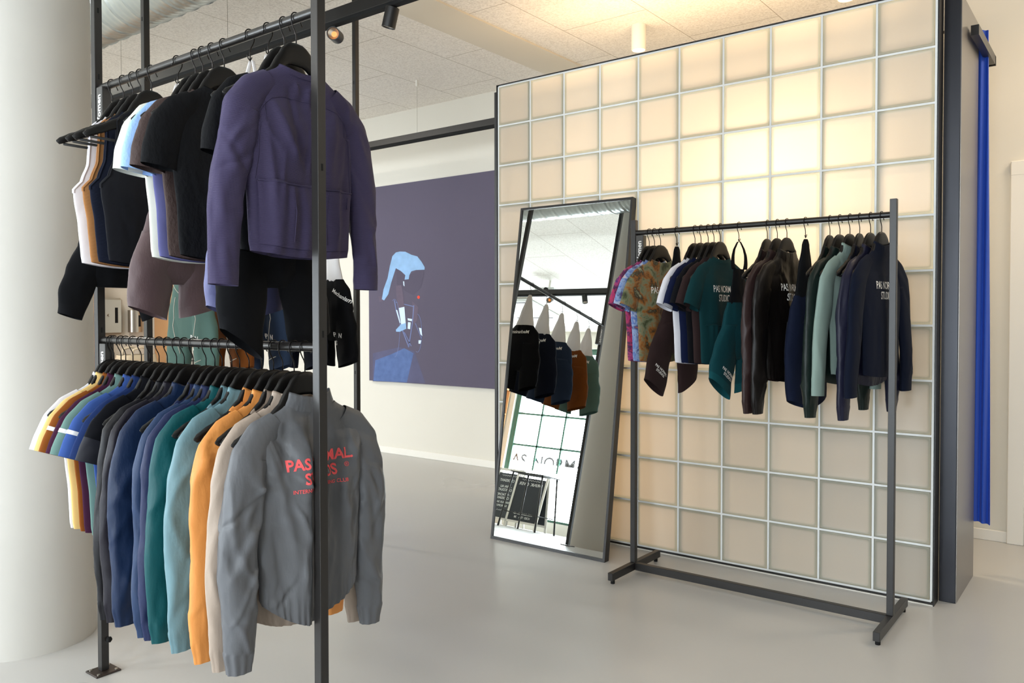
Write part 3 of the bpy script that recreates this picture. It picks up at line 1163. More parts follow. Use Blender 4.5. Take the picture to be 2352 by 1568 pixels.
    # armhole binding
    if sleeveless:
        for sd in (-1, 1):
            pf, pb = [], []
            for i, z in enumerate(zs):
                if -0.402 <= z <= -0.176:
                    lim = 0.955 if z > -0.37 else 0.97
                    if z < -0.385:
                        lim = 0.99
                    pf.append(surf(sd * lim, 1, z))
                    pb.append(surf(sd * lim, -1, z))
            MB().tube(pf + pb[::-1], 0.0032, 6, closed=True).build('armhole_trim', mats[1] if len(mats) > 1 else mats[0], root, smooth=True)
    # sleeves
    if sleeve:
        for sd in (-1, 1):
            if sleeve == 'long':
                path = [(0.0, .105, -.192, .030, .6), (.06, .150, -.226, .046, .75), (.14, .184, -.275, .052, .95), (.25, .200, -.345, .053, 1.05), (.42, .210, -.45, .050, 1.1), (.6, .214, -.56, .046, 1.1),
                        (.8, .2145, -.68, .043, 1.05), (.95, .216, -.765, .039, .9), (1.0, .216, -.795, .032, .8)]
            elif sleeve == 'drop':
                path = [(0.0, .100, -.185, .030, .6), (.25, .142, -.222, .046, .75), (.5, .174, -.272, .052, .95), (.8, .194, -.338, .052, 1.05), (1.0, .201, -.388, .050, 1.05)]
            elif sleeve == 'longjersey':
                path = [(0.0, .100, -.185, .030, .6), (.07, .145, -.222, .044, .75), (.16, .182, -.272, .050, .95), (.28, .198, -.34, .051, 1.0), (.45, .213, -.43, .048, 1.0), (.65, .226, -.54, .043, 1.0),
                        (.88, .236, -.655, .039, .95), (1.0, .236, -.722, .038, .9)]
            else:
                path = [(0.0, .100, -.185, .030, .6), (.25, .142, -.222, .046, .75), (.5, .176, -.268, .055, .95), (.8, .203, -.328, .056, 1.05), (1.0, .218, -.366, .054, 1.05)]
            NR, NS = (56 if hero else 32), ((110 if hero else 52) if sleeve[0] == 'l' else 22)
            SC = [(rc.uniform(0, 6.28), rc.uniform(.10, .95), rc.gauss(0, 6), rc.uniform(.18, .42), rc.uniform(.05, .20), rc.choice((-1, 1, 1)) * rc.uniform(.5, 1)) for _ in range(int(ncr * 0.9) if sleeve[0] == 'l' else 7)]
            pts = []
            for i in range(NS):
                u = i / (NS - 1)
                y, z, ry, rx = lerp_keys(path, u)
                if sleeve[0] == 'l':
                    y += 0.010 * math.sin(u * 9 + S + sd) * u * (1 - u) * 2
                pts.append((y, z, ry * srad, rx * t * 1.02))
            rg = []
            for i in range(NS):
                y, z, ry, rx = pts[i]
                a_, c_ = pts[max(i - 1, 0)], pts[min(i + 1, NS - 1)]
                ty, tz = c_[0] - a_[0], c_[1] - a_[1]
                L = math.hypot(ty, tz)
                ty, tz = ty / L, tz / L
                ny, nz = -tz, ty
                u = i / (NS - 1)
                ring = []
                for k in range(NR):
                    a = 2 * math.pi * k / NR
                    cc, sn = math.cos(a), math.sin(a)
                    rad = 1 + (0.06 * fnoise(cc * 1.5 + S + sd * 4, sn * 1.5, z * 5) + (0.5 * wrinkle / 0.004) * 0.10 * ridge(cc * 1.3 + S, z * 13 + sn, sd * 3 + S)) * min(1, u * 4)
                    if gather and u > 0.93:
                        rad *= 1 + 0.05 * math.sin(a * 9)
                    cd_ = 0.0
                    for (a0, u0, slope, ln, wd_, am_) in SC:
                        da = (a - a0 + math.pi) % (2 * math.pi) - math.pi
                        cd_ += am_ * math.exp(-((da - slope * (u - u0)) / ln) ** 2 - ((u - u0) / wd_) ** 2)
                    rad += cd_ * camp / 0.16
                    off = ry * cc * rad
                    bx = -0.004 * u + cd_ * camp * 1.1 * sn * min(1, 8 * (1 - u) + .2)
                    dx = syaw * max(0, -(z + .25)) * sd
                    ring.append((bx + dx + rx * sn * rad * (1.0 if abs(cc) < .9 else .9), sd * (y + ny * off), z + nz * off))
                if sd < 0:
                    ring = ring[::-1]
                rg.append(ring)
            if sleeve == 'long' and gather:
                rg.append([(p[0] * .9, sd * (pts[-1][0]) + (p[1] - sd * pts[-1][0]) * .95, p[2] - 0.018) for p in rg[-1]])
            if band or cuff:
                n0 = NS - (8 if sleeve[0] != 'l' else 4) if not hero else NS - 9
                MB().rings(rg[:n0 + 1]).build('sleeve', mats[0], root, smooth=True)
                k2 = MB().rings([[((p[0]) * 1.03, p[1], p[2]) for p in r] for r in rg[n0:]]).build('cuff', cuff or mats[0], root, smooth=True)
                if band:
                    sc = [[((p[0]) * 1.10, p[1] + (p[1] - sd * pts[j][0]) * .03, p[2]) for p in rg[j]] for j in (n0 - 1, n0)]
                    MB().rings(sc).build('reflective_band', band, root, smooth=True)
            else:
                MB().rings(rg).build('sleeve', smat or mats[0], root, smooth=True)
    if pockets:
        zc = -0.447
        pm_ = MB()
        rgs = []
        for j, (z, e) in enumerate([(-0.447, 0.0), (-0.4465, 0.006), (-0.452, 0.0072), (-0.47, 0.0068), (-0.50, 0.0058), (-0.55, 0.0046), (-0.605, 0.002)]):
            row = []
            for k in range(49):
                s = -0.90 + 1.80 * k / 48
                x, y, zz = surf(s, 1, z)
                puck = 0.0022 * math.sin(s * 34 + 1.5 * fnoise(s * 4, 0, S)) * math.exp(-((z + 0.475) / 0.03) ** 2)
                row.append((x + e + puck + 0.0015, y, zz + 0.004 * math.cos(s * 10) * (j < 3)))
            rgs.append(row)
        n_ = len(rgs[0])
        v = [p for r in rgs for p in r]
        f = [(i * n_ + k, (i + 1) * n_ + k, (i + 1) * n_ + k + 1, i * n_ + k + 1) for i in range(len(rgs) - 1) for k in range(n_ - 1)]
        pm_.add(v, f)
        pm_.build('back_pockets', mats[0], root, smooth=True)
        seams = MB()
        for s in (-0.33, 0.36):
            seams.tube([tuple(np.array(surf(s, 1, z)) + np.array([0.0085, 0, 0])) for z in np.linspace(-0.455, -0.59, 10)], 0.0012, 6)
        seams.tube([tuple(np.array(surf(s, 1, -0.452)) + np.array([0.009, 0, 0.0035])) for s in np.linspace(-0.89, 0.89, 40)], 0.0022, 6)
        seams.build('pocket_hem', mats[0], root, smooth=True)
        if hero:
            ys_ = MB()
            yk = [(-.86, -.300), (-.70, -.262), (-.55, -.236), (-.40, -.226), (-.2, -.224), (0, -.224), (.2, -.224), (.40, -.226), (.55, -.236), (.70, -.262), (.86, -.300)]
            pl = []
            for (s0, z0), (s1, z1) in zip(yk, yk[1:]):
                for q in range(8):
                    sv, zv = s0 + (s1 - s0) * q / 8, z0 + (z1 - z0) * q / 8
                    pl.append(tuple(np.array(surf(sv, 1, zv)) + np.array([0.0006, 0, 0])))
            ys_.tube(pl, 0.0014, 6)
            for s0, s1 in ((-.66, -.90), (.66, .90)):
                ys_.tube([tuple(np.array(surf(s0 + (s1 - s0) * q / 30, 1, -0.255 - 0.19 * q / 30)) + np.array([0.0006, 0, 0])) for q in range(31)], 0.0012, 6)
            ys_.build('yoke_seams', mats[0], root, smooth=True)
            zp = MB().tube([tuple(np.array(surf(.80, 1, z)) + np.array([0.010, 0, 0])) for z in np.linspace(-.462, -.492, 6)], 0.0022, 6)
            zp.build('zip_puller', mats[0], root, smooth=True)
    if text:
        for (s_, size, cy, cz, ang, m, bold, xs) in text:
            v, f = text_polys(s_, size, bold, line=0.95)
            v = [(p[0] * xs, p[1], 0) for p in v]
            v, f = refine(v, f, 0.008)
            ca, sa = math.cos(ang), math.sin(ang)
            out = []
            for p in v:
                y, z = cy + p[0] * ca - p[1] * sa, cz + p[0] * sa + p[1] * ca
                h = bvh.ray_cast(Vector((0.3, y, z)), Vector((-1, 0, 0)))
                out.append(((h[0].x if h[0] else 0.0) + 0.0016, y, z))
            MB().add(out, f).build('printed_lettering', m, root)
    return root, surf


def bib(loc, rz, label, m_short, m_top, seed=0, sp=(0.13, 0.10), zl=-0.80, t=0.03, tilt=(0.5, 0.5), r=0.068, top='mesh', waist=-0.36, gripper=None, letters=None, stripe=None,
        group=None, name='bib_shorts', flare=1.0, crotch=-0.62, xoff=(0, 0)):
    """bib shorts hanging by their straps; sp = sideways reach of the left (-y) and right leg"""
    root = thing(name, label, 'bib shorts', loc, rz, group)
    S = seed * 5.7
    W = 0.082
    hipz = (waist + crotch) / 2
    # shorts seat
    NU = 30
    ss = [(math.cos(math.pi * k / NU), 1) for k in range(NU)] + [(-math.cos(math.pi * k / NU), -1) for k in range(NU)]
    keys = [(crotch - 0.02, .060 * flare, .5), (crotch + .02, .105 * flare, .9), (hipz, .122 * flare, 1.05), (waist - .06, .106 * flare, .9), (waist, W, .62)]

    def surf(s, side, z, kk=keys):
        wv, tv = lerp_keys(kk, z)
        pr = max(0, 1 - abs(s) ** 2.4) ** .5
        y = wv * s
        d = 0.008 * fnoise(y * 16 + S, z * 5, S) + 0.004 * fnoise(y * 40, z * 9 + S, S)
        return (side * t * tv * pr + d * pr, y, z - 0.012 * (1 - s * s) * (side > 0) * 0)
    b = MB()
    zz = list(np.linspace(keys[0][0], waist, 20))
    b.rings([[surf(s, sd, z) for s, sd in ss] for z in zz], cap0=True)
    gm_ = MB()
    for li, sd in enumerate((-1, 1)):
        ey = sd * sp[li]
        p0 = np.array([0, sd * 0.052 * flare, hipz + 0.02])
        p1 = np.array([xoff[li], ey, zl])
        tl = tilt[li]
        NS, NR = 24, 32
        rg = []
        for i in range(NS):
            u = i / (NS - 1)
            c = p0 + (p1 - p0) * u
            c[1] += sd * 0.012 * math.sin(u * math.pi)
            dirn = np.array([math.sin(tl * u) * sd, -math.cos(tl * u)])
            nrm = np.array([dirn[1] * -1, dirn[0]])
            ry = (0.062 * flare) * (1 - u) + r * u + 0.006 * math.sin(u * 3.1)
            rx = t * (0.95 - 0.12 * u)
            ring = []
            for k in range(NR):
                a = 2 * math.pi * k / NR
                cc, sn = math.cos(a), math.sin(a)
                rad = 1 + 0.10 * fnoise(cc + S + sd, sn, u * 4 + S) + 0.05 * fnoise(cc * 3 + S, sn * 3, u * 7)
                ring.append((c[0] + rx * sn * rad, c[1] + nrm[0] * ry * cc * rad, c[2] + nrm[1] * ry * cc * rad))
            rg.append(ring)
        b.rings(rg[:-3], cap0=True)
        gm2 = MB().rings([[(p[0] * 1.0, p[1], p[2]) for p in r_] for r_ in rg[-4:]])
        gm2.build('leg_gripper', gripper or m_short, root, smooth=True)
    so = b.build('shorts', m_short, root, smooth=True)
    bvh = BVHTree.FromPolygons([Vector(p) for p in b.v], b.f)
    # bib panel and straps
    ptop = -0.078 if top in ('panel', 'wide') else waist + .15
    kt = [(waist - 0.012, W * .98, .60), (waist + .4 * (ptop - waist), W * .66, .42), (ptop - 0.02, .022 if ptop > -.1 else .044, .28), (ptop, .010 if ptop > -.1 else .042, .16)]
    pb = MB()
    zz = list(np.linspace(waist - .012, ptop, 22))
    rg = []
    for z in zz:
        wv, tv = lerp_keys(kt, z)
        rg.append([(sd_ * t * tv * max(0, 1 - abs(s) ** 2.4) ** .5 + .002 * fnoise(s * 3, z * 20, S), wv * s + 0.004 * fnoise(z * 9, S, sd_), z) for s, sd_ in ss])
    pb.rings(rg)
    pb.build('bib_panel', m_top, root, smooth=True)
    for sd in ((-1, 1) if top not in ('panel', 'wide') else ()):
        st = []
        for i in range(18):
            u = i / 17
            z = (waist + .148) + (-.072 - (waist + .148)) * u
            y = sd * (0.034 * (1 - u) ** 0.8 + 0.012 * math.sin(u * math.pi) * (1.6 if top == 'loop' else .3)) + 0.003 * fnoise(u * 6, S, sd)
            hw = 0.012 * (1 - u) + 0.0055
            st.append([(0.006 * sd + (0.0022 * sn) + .003 * (1 - u), y + hw * cs, z) for cs, sn in [(math.cos(2 * math.pi * k / 10), math.sin(2 * math.pi * k / 10)) for k in range(10)]])
        MB().rings(st, cap0=True, cap1=True).build('strap', m_top, root, smooth=True)
    if letters:
        for (s_, size, cy, cz, ang, m, bold, side) in letters:
            v, f = text_polys(s_, size, bold, line=1.0)
            v, f = refine(v, f, 0.008)
            ca, sa = math.cos(ang), math.sin(ang)
            out = []
            for p in v:
                px = p[0] if side > 0 else -p[0]
                py = p[1]
                y, z = cy + px * ca - py * sa, cz + px * sa + py * ca
                h = bvh.ray_cast(Vector((0.4 * side, y, z)), Vector((-side, 0, 0)))
                if h[0] is None:
                    h = (Vector((0, y, z)),)
                out.append((h[0].x + 0.0018 * side, y, z))
            MB().add(out, f).build('printed_lettering', m, root)
    if stripe:
        m, lines, side = stripe
        sm = MB()
        for ln in lines:
            pts = []
            for (a, c), (a2, c2) in zip(ln, ln[1:]):
                for q in range(8):
                    y, z = a + (a2 - a) * q / 8, c + (c2 - c) * q / 8
                    h = bvh.ray_cast(Vector((0.4 * side, y, z)), Vector((-side, 0, 0)))
                    if h[0] is not None:
                        pts.append((h[0].x + .0008 * side, y, z))
            if len(pts) > 2:
                sm.tube(pts, 0.0019, 5)
        if sm.v:
            sm.build('reflective_piping', m, root, smooth=True)
    return root


# ------------------------------------------------------------------ cloth materials
def nylon(nm, c):
    return mat(nm, c, 0.42, bump=((26, 26, 12), 0.5, 0.006), spec=0.28)


def jer(nm, c):
    return mat(nm, c, 0.8, sheen=0.02, bump=((260, 260, 260), 0.25, 0.0006), spec=0.12)


C_WHITE, C_YEL, C_RUST, C_BURG = jer('white_jersey_cloth', 'd2d0d4'), jer('pale_yellow_cloth', 'd8b876'), jer('rust_jersey_cloth', '7d4518'), jer('burgundy_cloth', '391830')
C_SAGE, C_BLUE, C_NAVY2, C_BLK = jer('sage_jersey_cloth', '63807a'), jer('blue_jersey_cloth', '354f8c'), jer('royal_navy_cloth', '1a2c58'), jer('black_navy_cloth', '0b0c12')
N_BLK, N_PLUM, N_NAVY, N_BLUE, N_BLUE2 = nylon('black_nylon', '111116'), nylon('plum_black_nylon', '1b1922'), nylon('deep_blue_nylon', '142542'), nylon('slate_blue_nylon', '253756'), nylon('dusty_navy_nylon', '20294a')
N_TEAL, N_LB, N_ORG, N_TAU, N_BEI, N_GRY = nylon('teal_nylon', '07484c'), nylon('light_blue_nylon', '66868f'), nylon('apricot_nylon', 'd08a48'), nylon('taupe_nylon', '8b7d71'), nylon('beige_nylon', 'a39487'), nylon('grey_nylon', '5d5f63')
REFL = mat('reflective_tape', 'dadada', 0.4)
CORAL = mat('coral_print', 'e8575a', 0.6)
GL = 'garments on the lower rail of the left rack'
GT = 'garments on the top rail of the left rack'
GR = 'garments on the rack before the glass blocks'
GB = 'bib shorts on the rack behind'
YL = 1.385
LOW = [-2.825, -2.788, -2.739, -2.697, -2.658, -2.607, -2.562, -2.507, -2.457, -2.402, -2.357, -2.307, -2.236, -2.189, -2.151, -2.102, -2.062, -2.016, -1.956, -1.901, -1.86, -1.81, -1.764]
rng = random.Random(11)
PL_SOFT = [(-0.2, 0.0), (-0.10, 0.008), (-0.05, 0.006), (0.03, -0.006), (0.12, 0.004), (0.2, 0)]
PL_GREY = [(-0.20, 0.0), (-0.12, 0.008), (-0.055, 0.034), (-0.040, 0.034), (-0.018, 0.006), (0.02, -0.010), (0.065, -0.012), (0.10, 0.002), (0.15, 0.016), (0.2, 0.0)]
low_items = [
    ('jersey', C_WHITE, 'white', 'short-sleeve cycling jersey', 'leftmost on the lower rail', None),
    ('jersey', C_YEL, 'pale yellow', 'short-sleeve cycling jersey', 'between white and rust jerseys', None),
    ('jersey', C_RUST, 'rust brown', 'short-sleeve cycling jersey', 'with reflective sleeve band', REFL),
    ('jersey', C_BURG, 'burgundy', 'short-sleeve cycling jersey', 'behind the sage jersey', None),
    ('jersey', C_SAGE, 'sage green', 'short-sleeve cycling jersey', 'with white sleeve band', REFL),
    ('jersey', C_BLUE, 'bright blue', 'short-sleeve cycling jersey', 'with pale sleeve band', REFL),
    ('jersey', C_NAVY2, 'royal navy', 'short-sleeve cycling jersey', 'behind the black one', None),
    ('jersey', C_BLK, 'black', 'short-sleeve cycling jersey', 'with wide dark cuff on lower rail', None),
    ('gilet', N_BLK, 'black', 'nylon gilet', 'on the lower rail', None),
    ('jacket', N_BLK, 'black', 'nylon jacket', 'leftmost of the jackets', None),
    ('jacket', N_PLUM, 'plum black', 'nylon jacket', 'next to the black jacket', None),
    ('jacket', N_NAVY, 'deep blue', 'nylon jacket', 'left of the navy gilet', None),
    ('gilet', N_BLUE2, 'dusty navy', 'nylon gilet', 'between blue jackets on the lower rail', None),
    ('jacket', N_BLUE, 'slate blue', 'nylon jacket', 'just right of the navy gilet', None),
    ('jacket', N_BLUE2, 'dusty navy', 'nylon jacket', 'just left of the teal jacket', None),
    ('jacket', N_TEAL, 'dark teal', 'nylon jacket', 'between navy and light blue ones', None),
    ('gilet', N_LB, 'light blue', 'nylon gilet', 'on the lower rail', None),
    ('jacket', N_LB, 'light blue', 'nylon jacket', 'on the lower rail', None),
    ('gilet', N_ORG, 'apricot', 'nylon gilet', 'before the light blue jacket', None),
    ('jacket', N_ORG, 'apricot orange', 'nylon jacket', 'on the lower rail of the left rack', None),
    ('gilet', N_TAU, 'taupe', 'nylon gilet', 'between the apricot and the beige jacket', None),
    ('jacket', N_BEI, 'beige', 'nylon jacket', 'directly behind the big grey jacket', None),
    ('jacket', N_GRY, 'grey', 'nylon jacket', 'with coral back lettering', None),
]
for i, (k, m, cn, what, where, bandm) in enumerate(low_items):
    x = LOW[i]
    loc = (x, YL, RZ_LOW)
    last = i == 22
    rz = {8: 0.13, 12: 0.11, 16: 0.09, 18: 0.09, 20: 0.10}.get(i, rng.uniform(-0.03, 0.03))
    if last:
        rz = -0.02
    if i < 8:
        rz = 0.02
    lab = '%s %s %s' % (cn, what, where)
    if i in (1, 2, 3, 4, 5):
        loc = (x + {1: -0.016, 2: -0.016, 3: -0.026, 4: -0.016, 5: -0.012}[i], YL, RZ_LOW)
    place_hanger(loc, rz, 'black hanger carrying the ' + lab, 'hangers on the lower rail of the left rack')
    if k == 'jersey':
        cf = mat('dark_cuff', '10121f', 0.7) if i == 7 else None
        garment('jersey', loc, rz, lab, 'jersey', [m], seed=i, t=0.019, amp=0.004, sleeve='short', band=bandm, cuff=(cf or (m if bandm else None)), collar='stand', group=GL, pleat=PL_SOFT if i == 7 else None, hem=-0.628, srad={1: .86, 3: .86, 6: .86}.get(i, 1.0))
        if i in (0, 1, 2, 3):
            pass
    elif k == 'gilet':
        garment('gilet', loc, rz, lab, 'gilet', [m], seed=i, t=0.018, amp=0.004, wrinkle=0.003, collar='stand', group=GL, gather=True)
    elif not last:
        garment('jacket', loc, rz, lab, 'jacket', [m], seed=i, t=0.0195, amp=0.005, wrinkle=0.0035, sleeve='long', group=GL, gather=True, hem=-0.705 - 0.012 * (i % 3), dip=0.05)
    else:
        garment('jacket', (x, YL + 0.012, RZ_LOW), rz, lab, 'jacket', [m], seed=i, t=0.030, amp=0.005, wrinkle=0.0045, sleeve='long', group=GL, gather=True, pleat=PL_GREY, dip=0.075, hem=-0.665,
                text=[('PAS NORMAL.', 0.041, 0.010, -0.303, 0.05, CORAL, 0.0012, 0.84), ('STUDIOS', 0.041, 0.010, -0.343, 0.03, CORAL, 0.0012, 0.84), ('\u00ae', 0.018, 0.106, -0.330, 0.0, CORAL, 0.0, 1.0), ('INTERNATIONAL CYCLING CLUB', 0.014, 0.010, -0.374, 0.02, CORAL, 0.0002, 0.9)], hero=True, ncr=34, camp=0.008,
                extra=[(-.15, -.24, -.10, -.42, .016, .014), (-.12, -.36, -.075, -.60, .014, .012), (-.13, -.50, -.10, -.68, .012, -.010), (-.09, -.20, -.10, -.36, .014, -.010), (.12, -.24, .15, -.40, .014, .014),
                       (.13, -.38, .145, -.62, .013, -.013), (.10, -.40, .12, -.60, .012, .010), (-.055, -.55, -.06, -.66, .008, .008), (-.17, -.28, -.14, -.33, .010, -.012), (.16, -.26, .13, -.31, .010, .010)])

# top rail
T_W, T_O, T_N, T_K = ribbed('white_knit', 'e6e3e8', 240), ribbed('orange_knit', 'bd8450', 200, 0.8), ribbed('navy_knit', '11182c', 200, 0.7), ribbed('black_knit', '101117', 220, 0.4)
C_CREAM, C_SKY, C_SKY_SHADE, C_BRN, C_BK = jer('cream_cloth', 'cfd0c6'), mat('sky_crinkle', '8fb2e2', 0.7, bump=((90, 90, 60), 0.9, 0.003)), jer('sky_shade_cloth', '585986'), mat('brown_crinkle', '382825', 0.75, bump=((90, 90, 60), 0.9, 0.003)), mat('black_crinkle', '0c0d10', 0.75, bump=((80, 80, 50), 0.8, 0.003), spec=0.15)  # shade on the light blue jersey's body is put into its darker cloth colour
C_PUR = ribbed('plum_blue_cloth', '3e3854', 150, 0.35, rough=0.62)
BIBK, BIBBR, BIBLAV, BIBW = jer('black_lycra', '0b0c0f'), mat('brown_lycra', '493537', 0.6, bump=((120, 120, 60), 0.5, 0.0015), sheen=0.2), mat('lavender_lycra', '51547f', 0.55, bump=((120, 120, 60), 0.5, 0.0015), sheen=0.2), mat('white_mesh_cloth', 'd9d6d6', 0.7, bump=((300, 300, 300), 0.6, 0.001))
top_items = [
    ('tank', -2.717, [T_W, T_W], 'white sleeveless knit top, leftmost on the top rail'),
    ('tank', -2.653, [T_O, T_O], 'orange open-knit sleeveless top on the top rail'),
    ('tank', -2.605, [T_N, T_N], 'navy sleeveless knit top behind the black one'),
    ('tank', -2.536, [T_K, T_K], 'black sleeveless knit top on the top rail'),
    ('jersey', -2.279, [C_CREAM], 'cream short-sleeve jersey on the top rail'),
    ('jersey', -2.238, [C_SKY_SHADE], 'light blue short-sleeve jersey with body coloured as in shade'),
    ('jersey', -2.187, [C_BRN], 'brown crinkled short-sleeve jersey on the top rail'),
    ('jersey', -2.127, [C_BK], 'black crinkled short-sleeve jersey mid top rail'),
    ('jersey', -1.843, [C_BK], 'black crinkled short-sleeve jersey behind the plum blue one'),
    ('jersey', -1.792, [C_PUR], 'plum blue long-sleeve cycling jersey with back pockets'),
]
for i, (k, x, ms_, lab) in enumerate(top_items):
    loc = (x, YL, RZ_TOP)
    rz = 0.03 if k == 'tank' else rng.uniform(-.03, .03)
    place_hanger(loc, rz, 'black hanger carrying the ' + lab, 'hangers on the top rail of the left rack')
    if k == 'tank':
        garment('tank', loc, rz, lab, 'vest top', ms_, seed=40 + i, t=0.020, amp=0.004, collar='crew', group=GT)
    elif x > -1.8:
        garment('jersey', (x, YL + 0.012, RZ_TOP), rz, lab, 'jersey', ms_, seed=52, t=0.032, amp=0.007, wrinkle=0.0, sleeve='longjersey', cuff=ms_[0], group=GT, pockets=True, collar='crew', width=1.12, hem=-0.632, hero=True, ncr=26, camp=0.006,
                extra=[(-.10, -.25, -.02, -.44, .020, .013), (-.05, -.20, -.02, -.42, .012, -.010), (.10, -.24, .05, -.44, .018, .012), (-.13, -.30, -.10, -.60, .014, .012), (.14, -.30, .12, -.58, .014, -.012), (.01, -.18, .01, -.26, .010, .009),
                       (-.06, -.46, -.05, -.60, .014, .010), (.05, -.46, .05, -.60, .016, -.010), (.09, -.45, .10, -.61, .012, .010), (-.01, -.47, .0, -.61, .012, .009), (.02, -.165, .015, -.215, .007, .006), (-.03, -.17, -.02, -.22, .007, .006)],
                pleat=[(-0.2, 0), (-0.15, .004), (-0.10, .010), (-0.04, 0.006), (0.03, -0.004), (0.10, .004), (.2, 0)])
    else:
        garment('jersey', loc, rz, lab, 'jersey', ms_, seed=44 + i, t=0.022, amp=0.005, wrinkle=0.002, sleeve='drop', smat=C_SKY if i == 5 else None, group=GT, collar='crew')


def bibs_top(x, flip, lab, ms1, ms2, seed, yoff=0.0, **kw):
    place_hanger((x, YL, RZ_TOP), 0, 'dark wire hook holding the ' + lab, 'wire hooks on the top rail', flip=flip, hook_only=True)
    return bib((x, YL + yoff, RZ_TOP), 0, lab, ms1, ms2, seed=seed, group=GT, **kw)


bibs_top(-2.795, 1, 'black bib shorts with splayed legs, leftmost', BIBK, BIBW, 1, sp=(0.150, 0.135), zl=-0.80, tilt=(0.32, 0.45), r=0.040, waist=-0.45, crotch=-0.68, flare=1.0, t=0.026)
bibs_top(-2.379, -1, 'brown bib shorts with textured grippers', BIBBR, BIBW, 2, sp=(0.105, 0.060), zl=-0.79, tilt=(0.35, 0.25), r=0.062, waist=-0.44, crotch=-0.68, flare=1.0, t=0.034)
bibs_top(-2.0, -1, 'lavender bib shorts with textured grippers', BIBLAV, BIBW, 3, sp=(0.095, 0.045), zl=-0.79, tilt=(0.35, 0.25), r=0.058, waist=-0.44, crotch=-0.68, flare=0.95, t=0.034, yoff=0.005)
bibs_top(-1.915, -1, 'black bib shorts behind the plum blue jersey', BIBK, BIBW, 4, sp=(0.095, 0.14), zl=-0.875, tilt=(0.62, 0.4), r=0.075, waist=-0.46, crotch=-0.70, flare=1.12, t=0.036)

# right rack
TD1 = tie_dye('tie_dye_pink', ['1a0f2a', '741c62', 'b82e5e', '2a1444', 'b03c74', '521f6c'], 15, 3.1)
TD2 = tie_dye('tie_dye_blue', ['c85e20', 'b9c2d6', '4f72b8', '93a9cf', '2c3a78', 'c06a28'], 15, 8.7)
TD3 = tie_dye('tie_dye_green', ['0f120d', '434b2a', '72765a', '8c5412', '241f0e', '8a8a6c'], 14, 1.3)
R_WH, R_NV, R_BK, R_BR, R_TL = jer('white_tee_cloth', 'dcdce4'), jer('blue_navy_tee_cloth', '101938'), jer('black_tee_cloth', '0c0d12'), jer('brown_tee_cloth', '2e2121'), jer('petrol_tee_cloth', '0a3236')
R_BRN, R_DBR, R_GRN, R_MINT, R_NVY, R_PNV, R_LNV = nylon('brown_nylon', '2d1f1e'), nylon('black_brown_nylon', '0d0908'), nylon('forest_nylon', '111e1b'), jer('mint_cloth', '82958e'), nylon('navy_nylon', '0e1222'), nylon('purple_navy_nylon', '191a2d'), jer('navy_jersey_cloth', '0a1122')
BR_LY, TL_LY, NV_LY = jer('brown_bib_cloth', '2c1f1f'), jer('petrol_bib_cloth', '0b383e'), jer('navy_bib_cloth', '0f162a')
A = -0.21
PL_R = [(-0.2, 0.0), (-0.10, 0.010), (-0.07, 0.012), (0.02, 0.0), (0.12, 0.0), (0.2, 0)]
LT = [('PAS NORMAL', 0.043, 0.002, -0.285, 0, M_WHITE, 0.0005, 0.72), ('STUDIOS', 0.043, 0.006, -0.326, 0, M_WHITE, 0.0005, 0.72)]
right_items = [
    ('jersey', -1.850, [TD1], 'pink and purple tie-dye short-sleeve jersey', {}),
    ('jersey', -1.822, [TD2], 'blue and orange tie-dye short-sleeve jersey', {}),
    ('jersey', -1.789, [TD3], 'olive and ochre tie-dye short-sleeve jersey with white lettering', dict(text=LT)),
    ('jersey', -1.613, [R_WH], 'white short-sleeve jersey on the right rack', {}),
    ('jersey', -1.583, [R_NV], 'navy short-sleeve jersey beside the white one', {}),
    ('jersey', -1.548, [R_BK], 'black short-sleeve jersey between navy and brown ones', {}),
    ('jersey', -1.519, [R_BR], 'brown short-sleeve jersey behind the petrol one', {}),
    ('jersey', -1.489, [R_TL], 'petrol green short-sleeve jersey with white lettering', dict(text=LT, pockets=True)),
    ('gilet', -1.272, [R_BRN], 'brown nylon gilet with bare hanger tip on the right rack', {}),
    ('jacket', -1.228, [R_BRN], 'brown nylon jacket on the right rack', {}),
    ('jacket', -1.186, [R_DBR], 'black-brown jacket with white lettering', dict(text=LT)),
    ('gilet', -1.006, [R_GRN], 'dark green nylon gilet on the right rack', {}),
    ('jacket', -0.966, [R_GRN], 'dark green nylon jacket on the right rack', {}),
    ('jersey', -0.926, [R_MINT], 'mint green long-sleeve jersey', dict(long=True)),
    ('gilet', -0.888, [R_NVY], 'navy nylon gilet beside the mint jersey', {}),
    ('jacket', -0.846, [R_PNV], 'purple-navy nylon jacket on the right rack', {}),
    ('jersey', -0.804, [R_LNV], 'navy long-sleeve jersey with white lettering', dict(long=True, text=LT)),
]
for i, (k, x, ms_, lab, kw) in enumerate(right_items):
    loc = (x, 3.503, RZ_R)
    rz = A + rng.uniform(-.03, .03)
    if k == 'gilet':
        rz = A + 0.12
    if i < 3:
        rz = -0.26
    place_hanger(loc, rz, 'black hanger carrying the ' + lab, 'hangers on the right rack')
    kw = dict(kw)
    lg = kw.pop('long', False)
    if k == 'jersey':
        garment('jersey', loc, rz, lab, 'jersey', ms_, seed=70 + i, t=0.019, amp=0.004, sleeve='longjersey' if lg else 'short', cuff=ms_[0] if lg else None, collar='stand' if i in (13, 16) else 'crew', group=GR, pleat=PL_R, hem=-0.64 if lg else -0.615, **kw)
    elif k == 'gilet':
        garment('gilet', loc, rz, lab, 'gilet', ms_, seed=70 + i, t=0.018, amp=0.004, wrinkle=0.003, group=GR, gather=True, **kw)
    else:
        garment('jacket', loc, rz, lab, 'jacket', ms_, seed=70 + i, t=0.020, amp=0.005, wrinkle=0.003, sleeve='long', group=GR, gather=True, pleat=PL_R, hem=-0.67, dip=0.02, **kw)
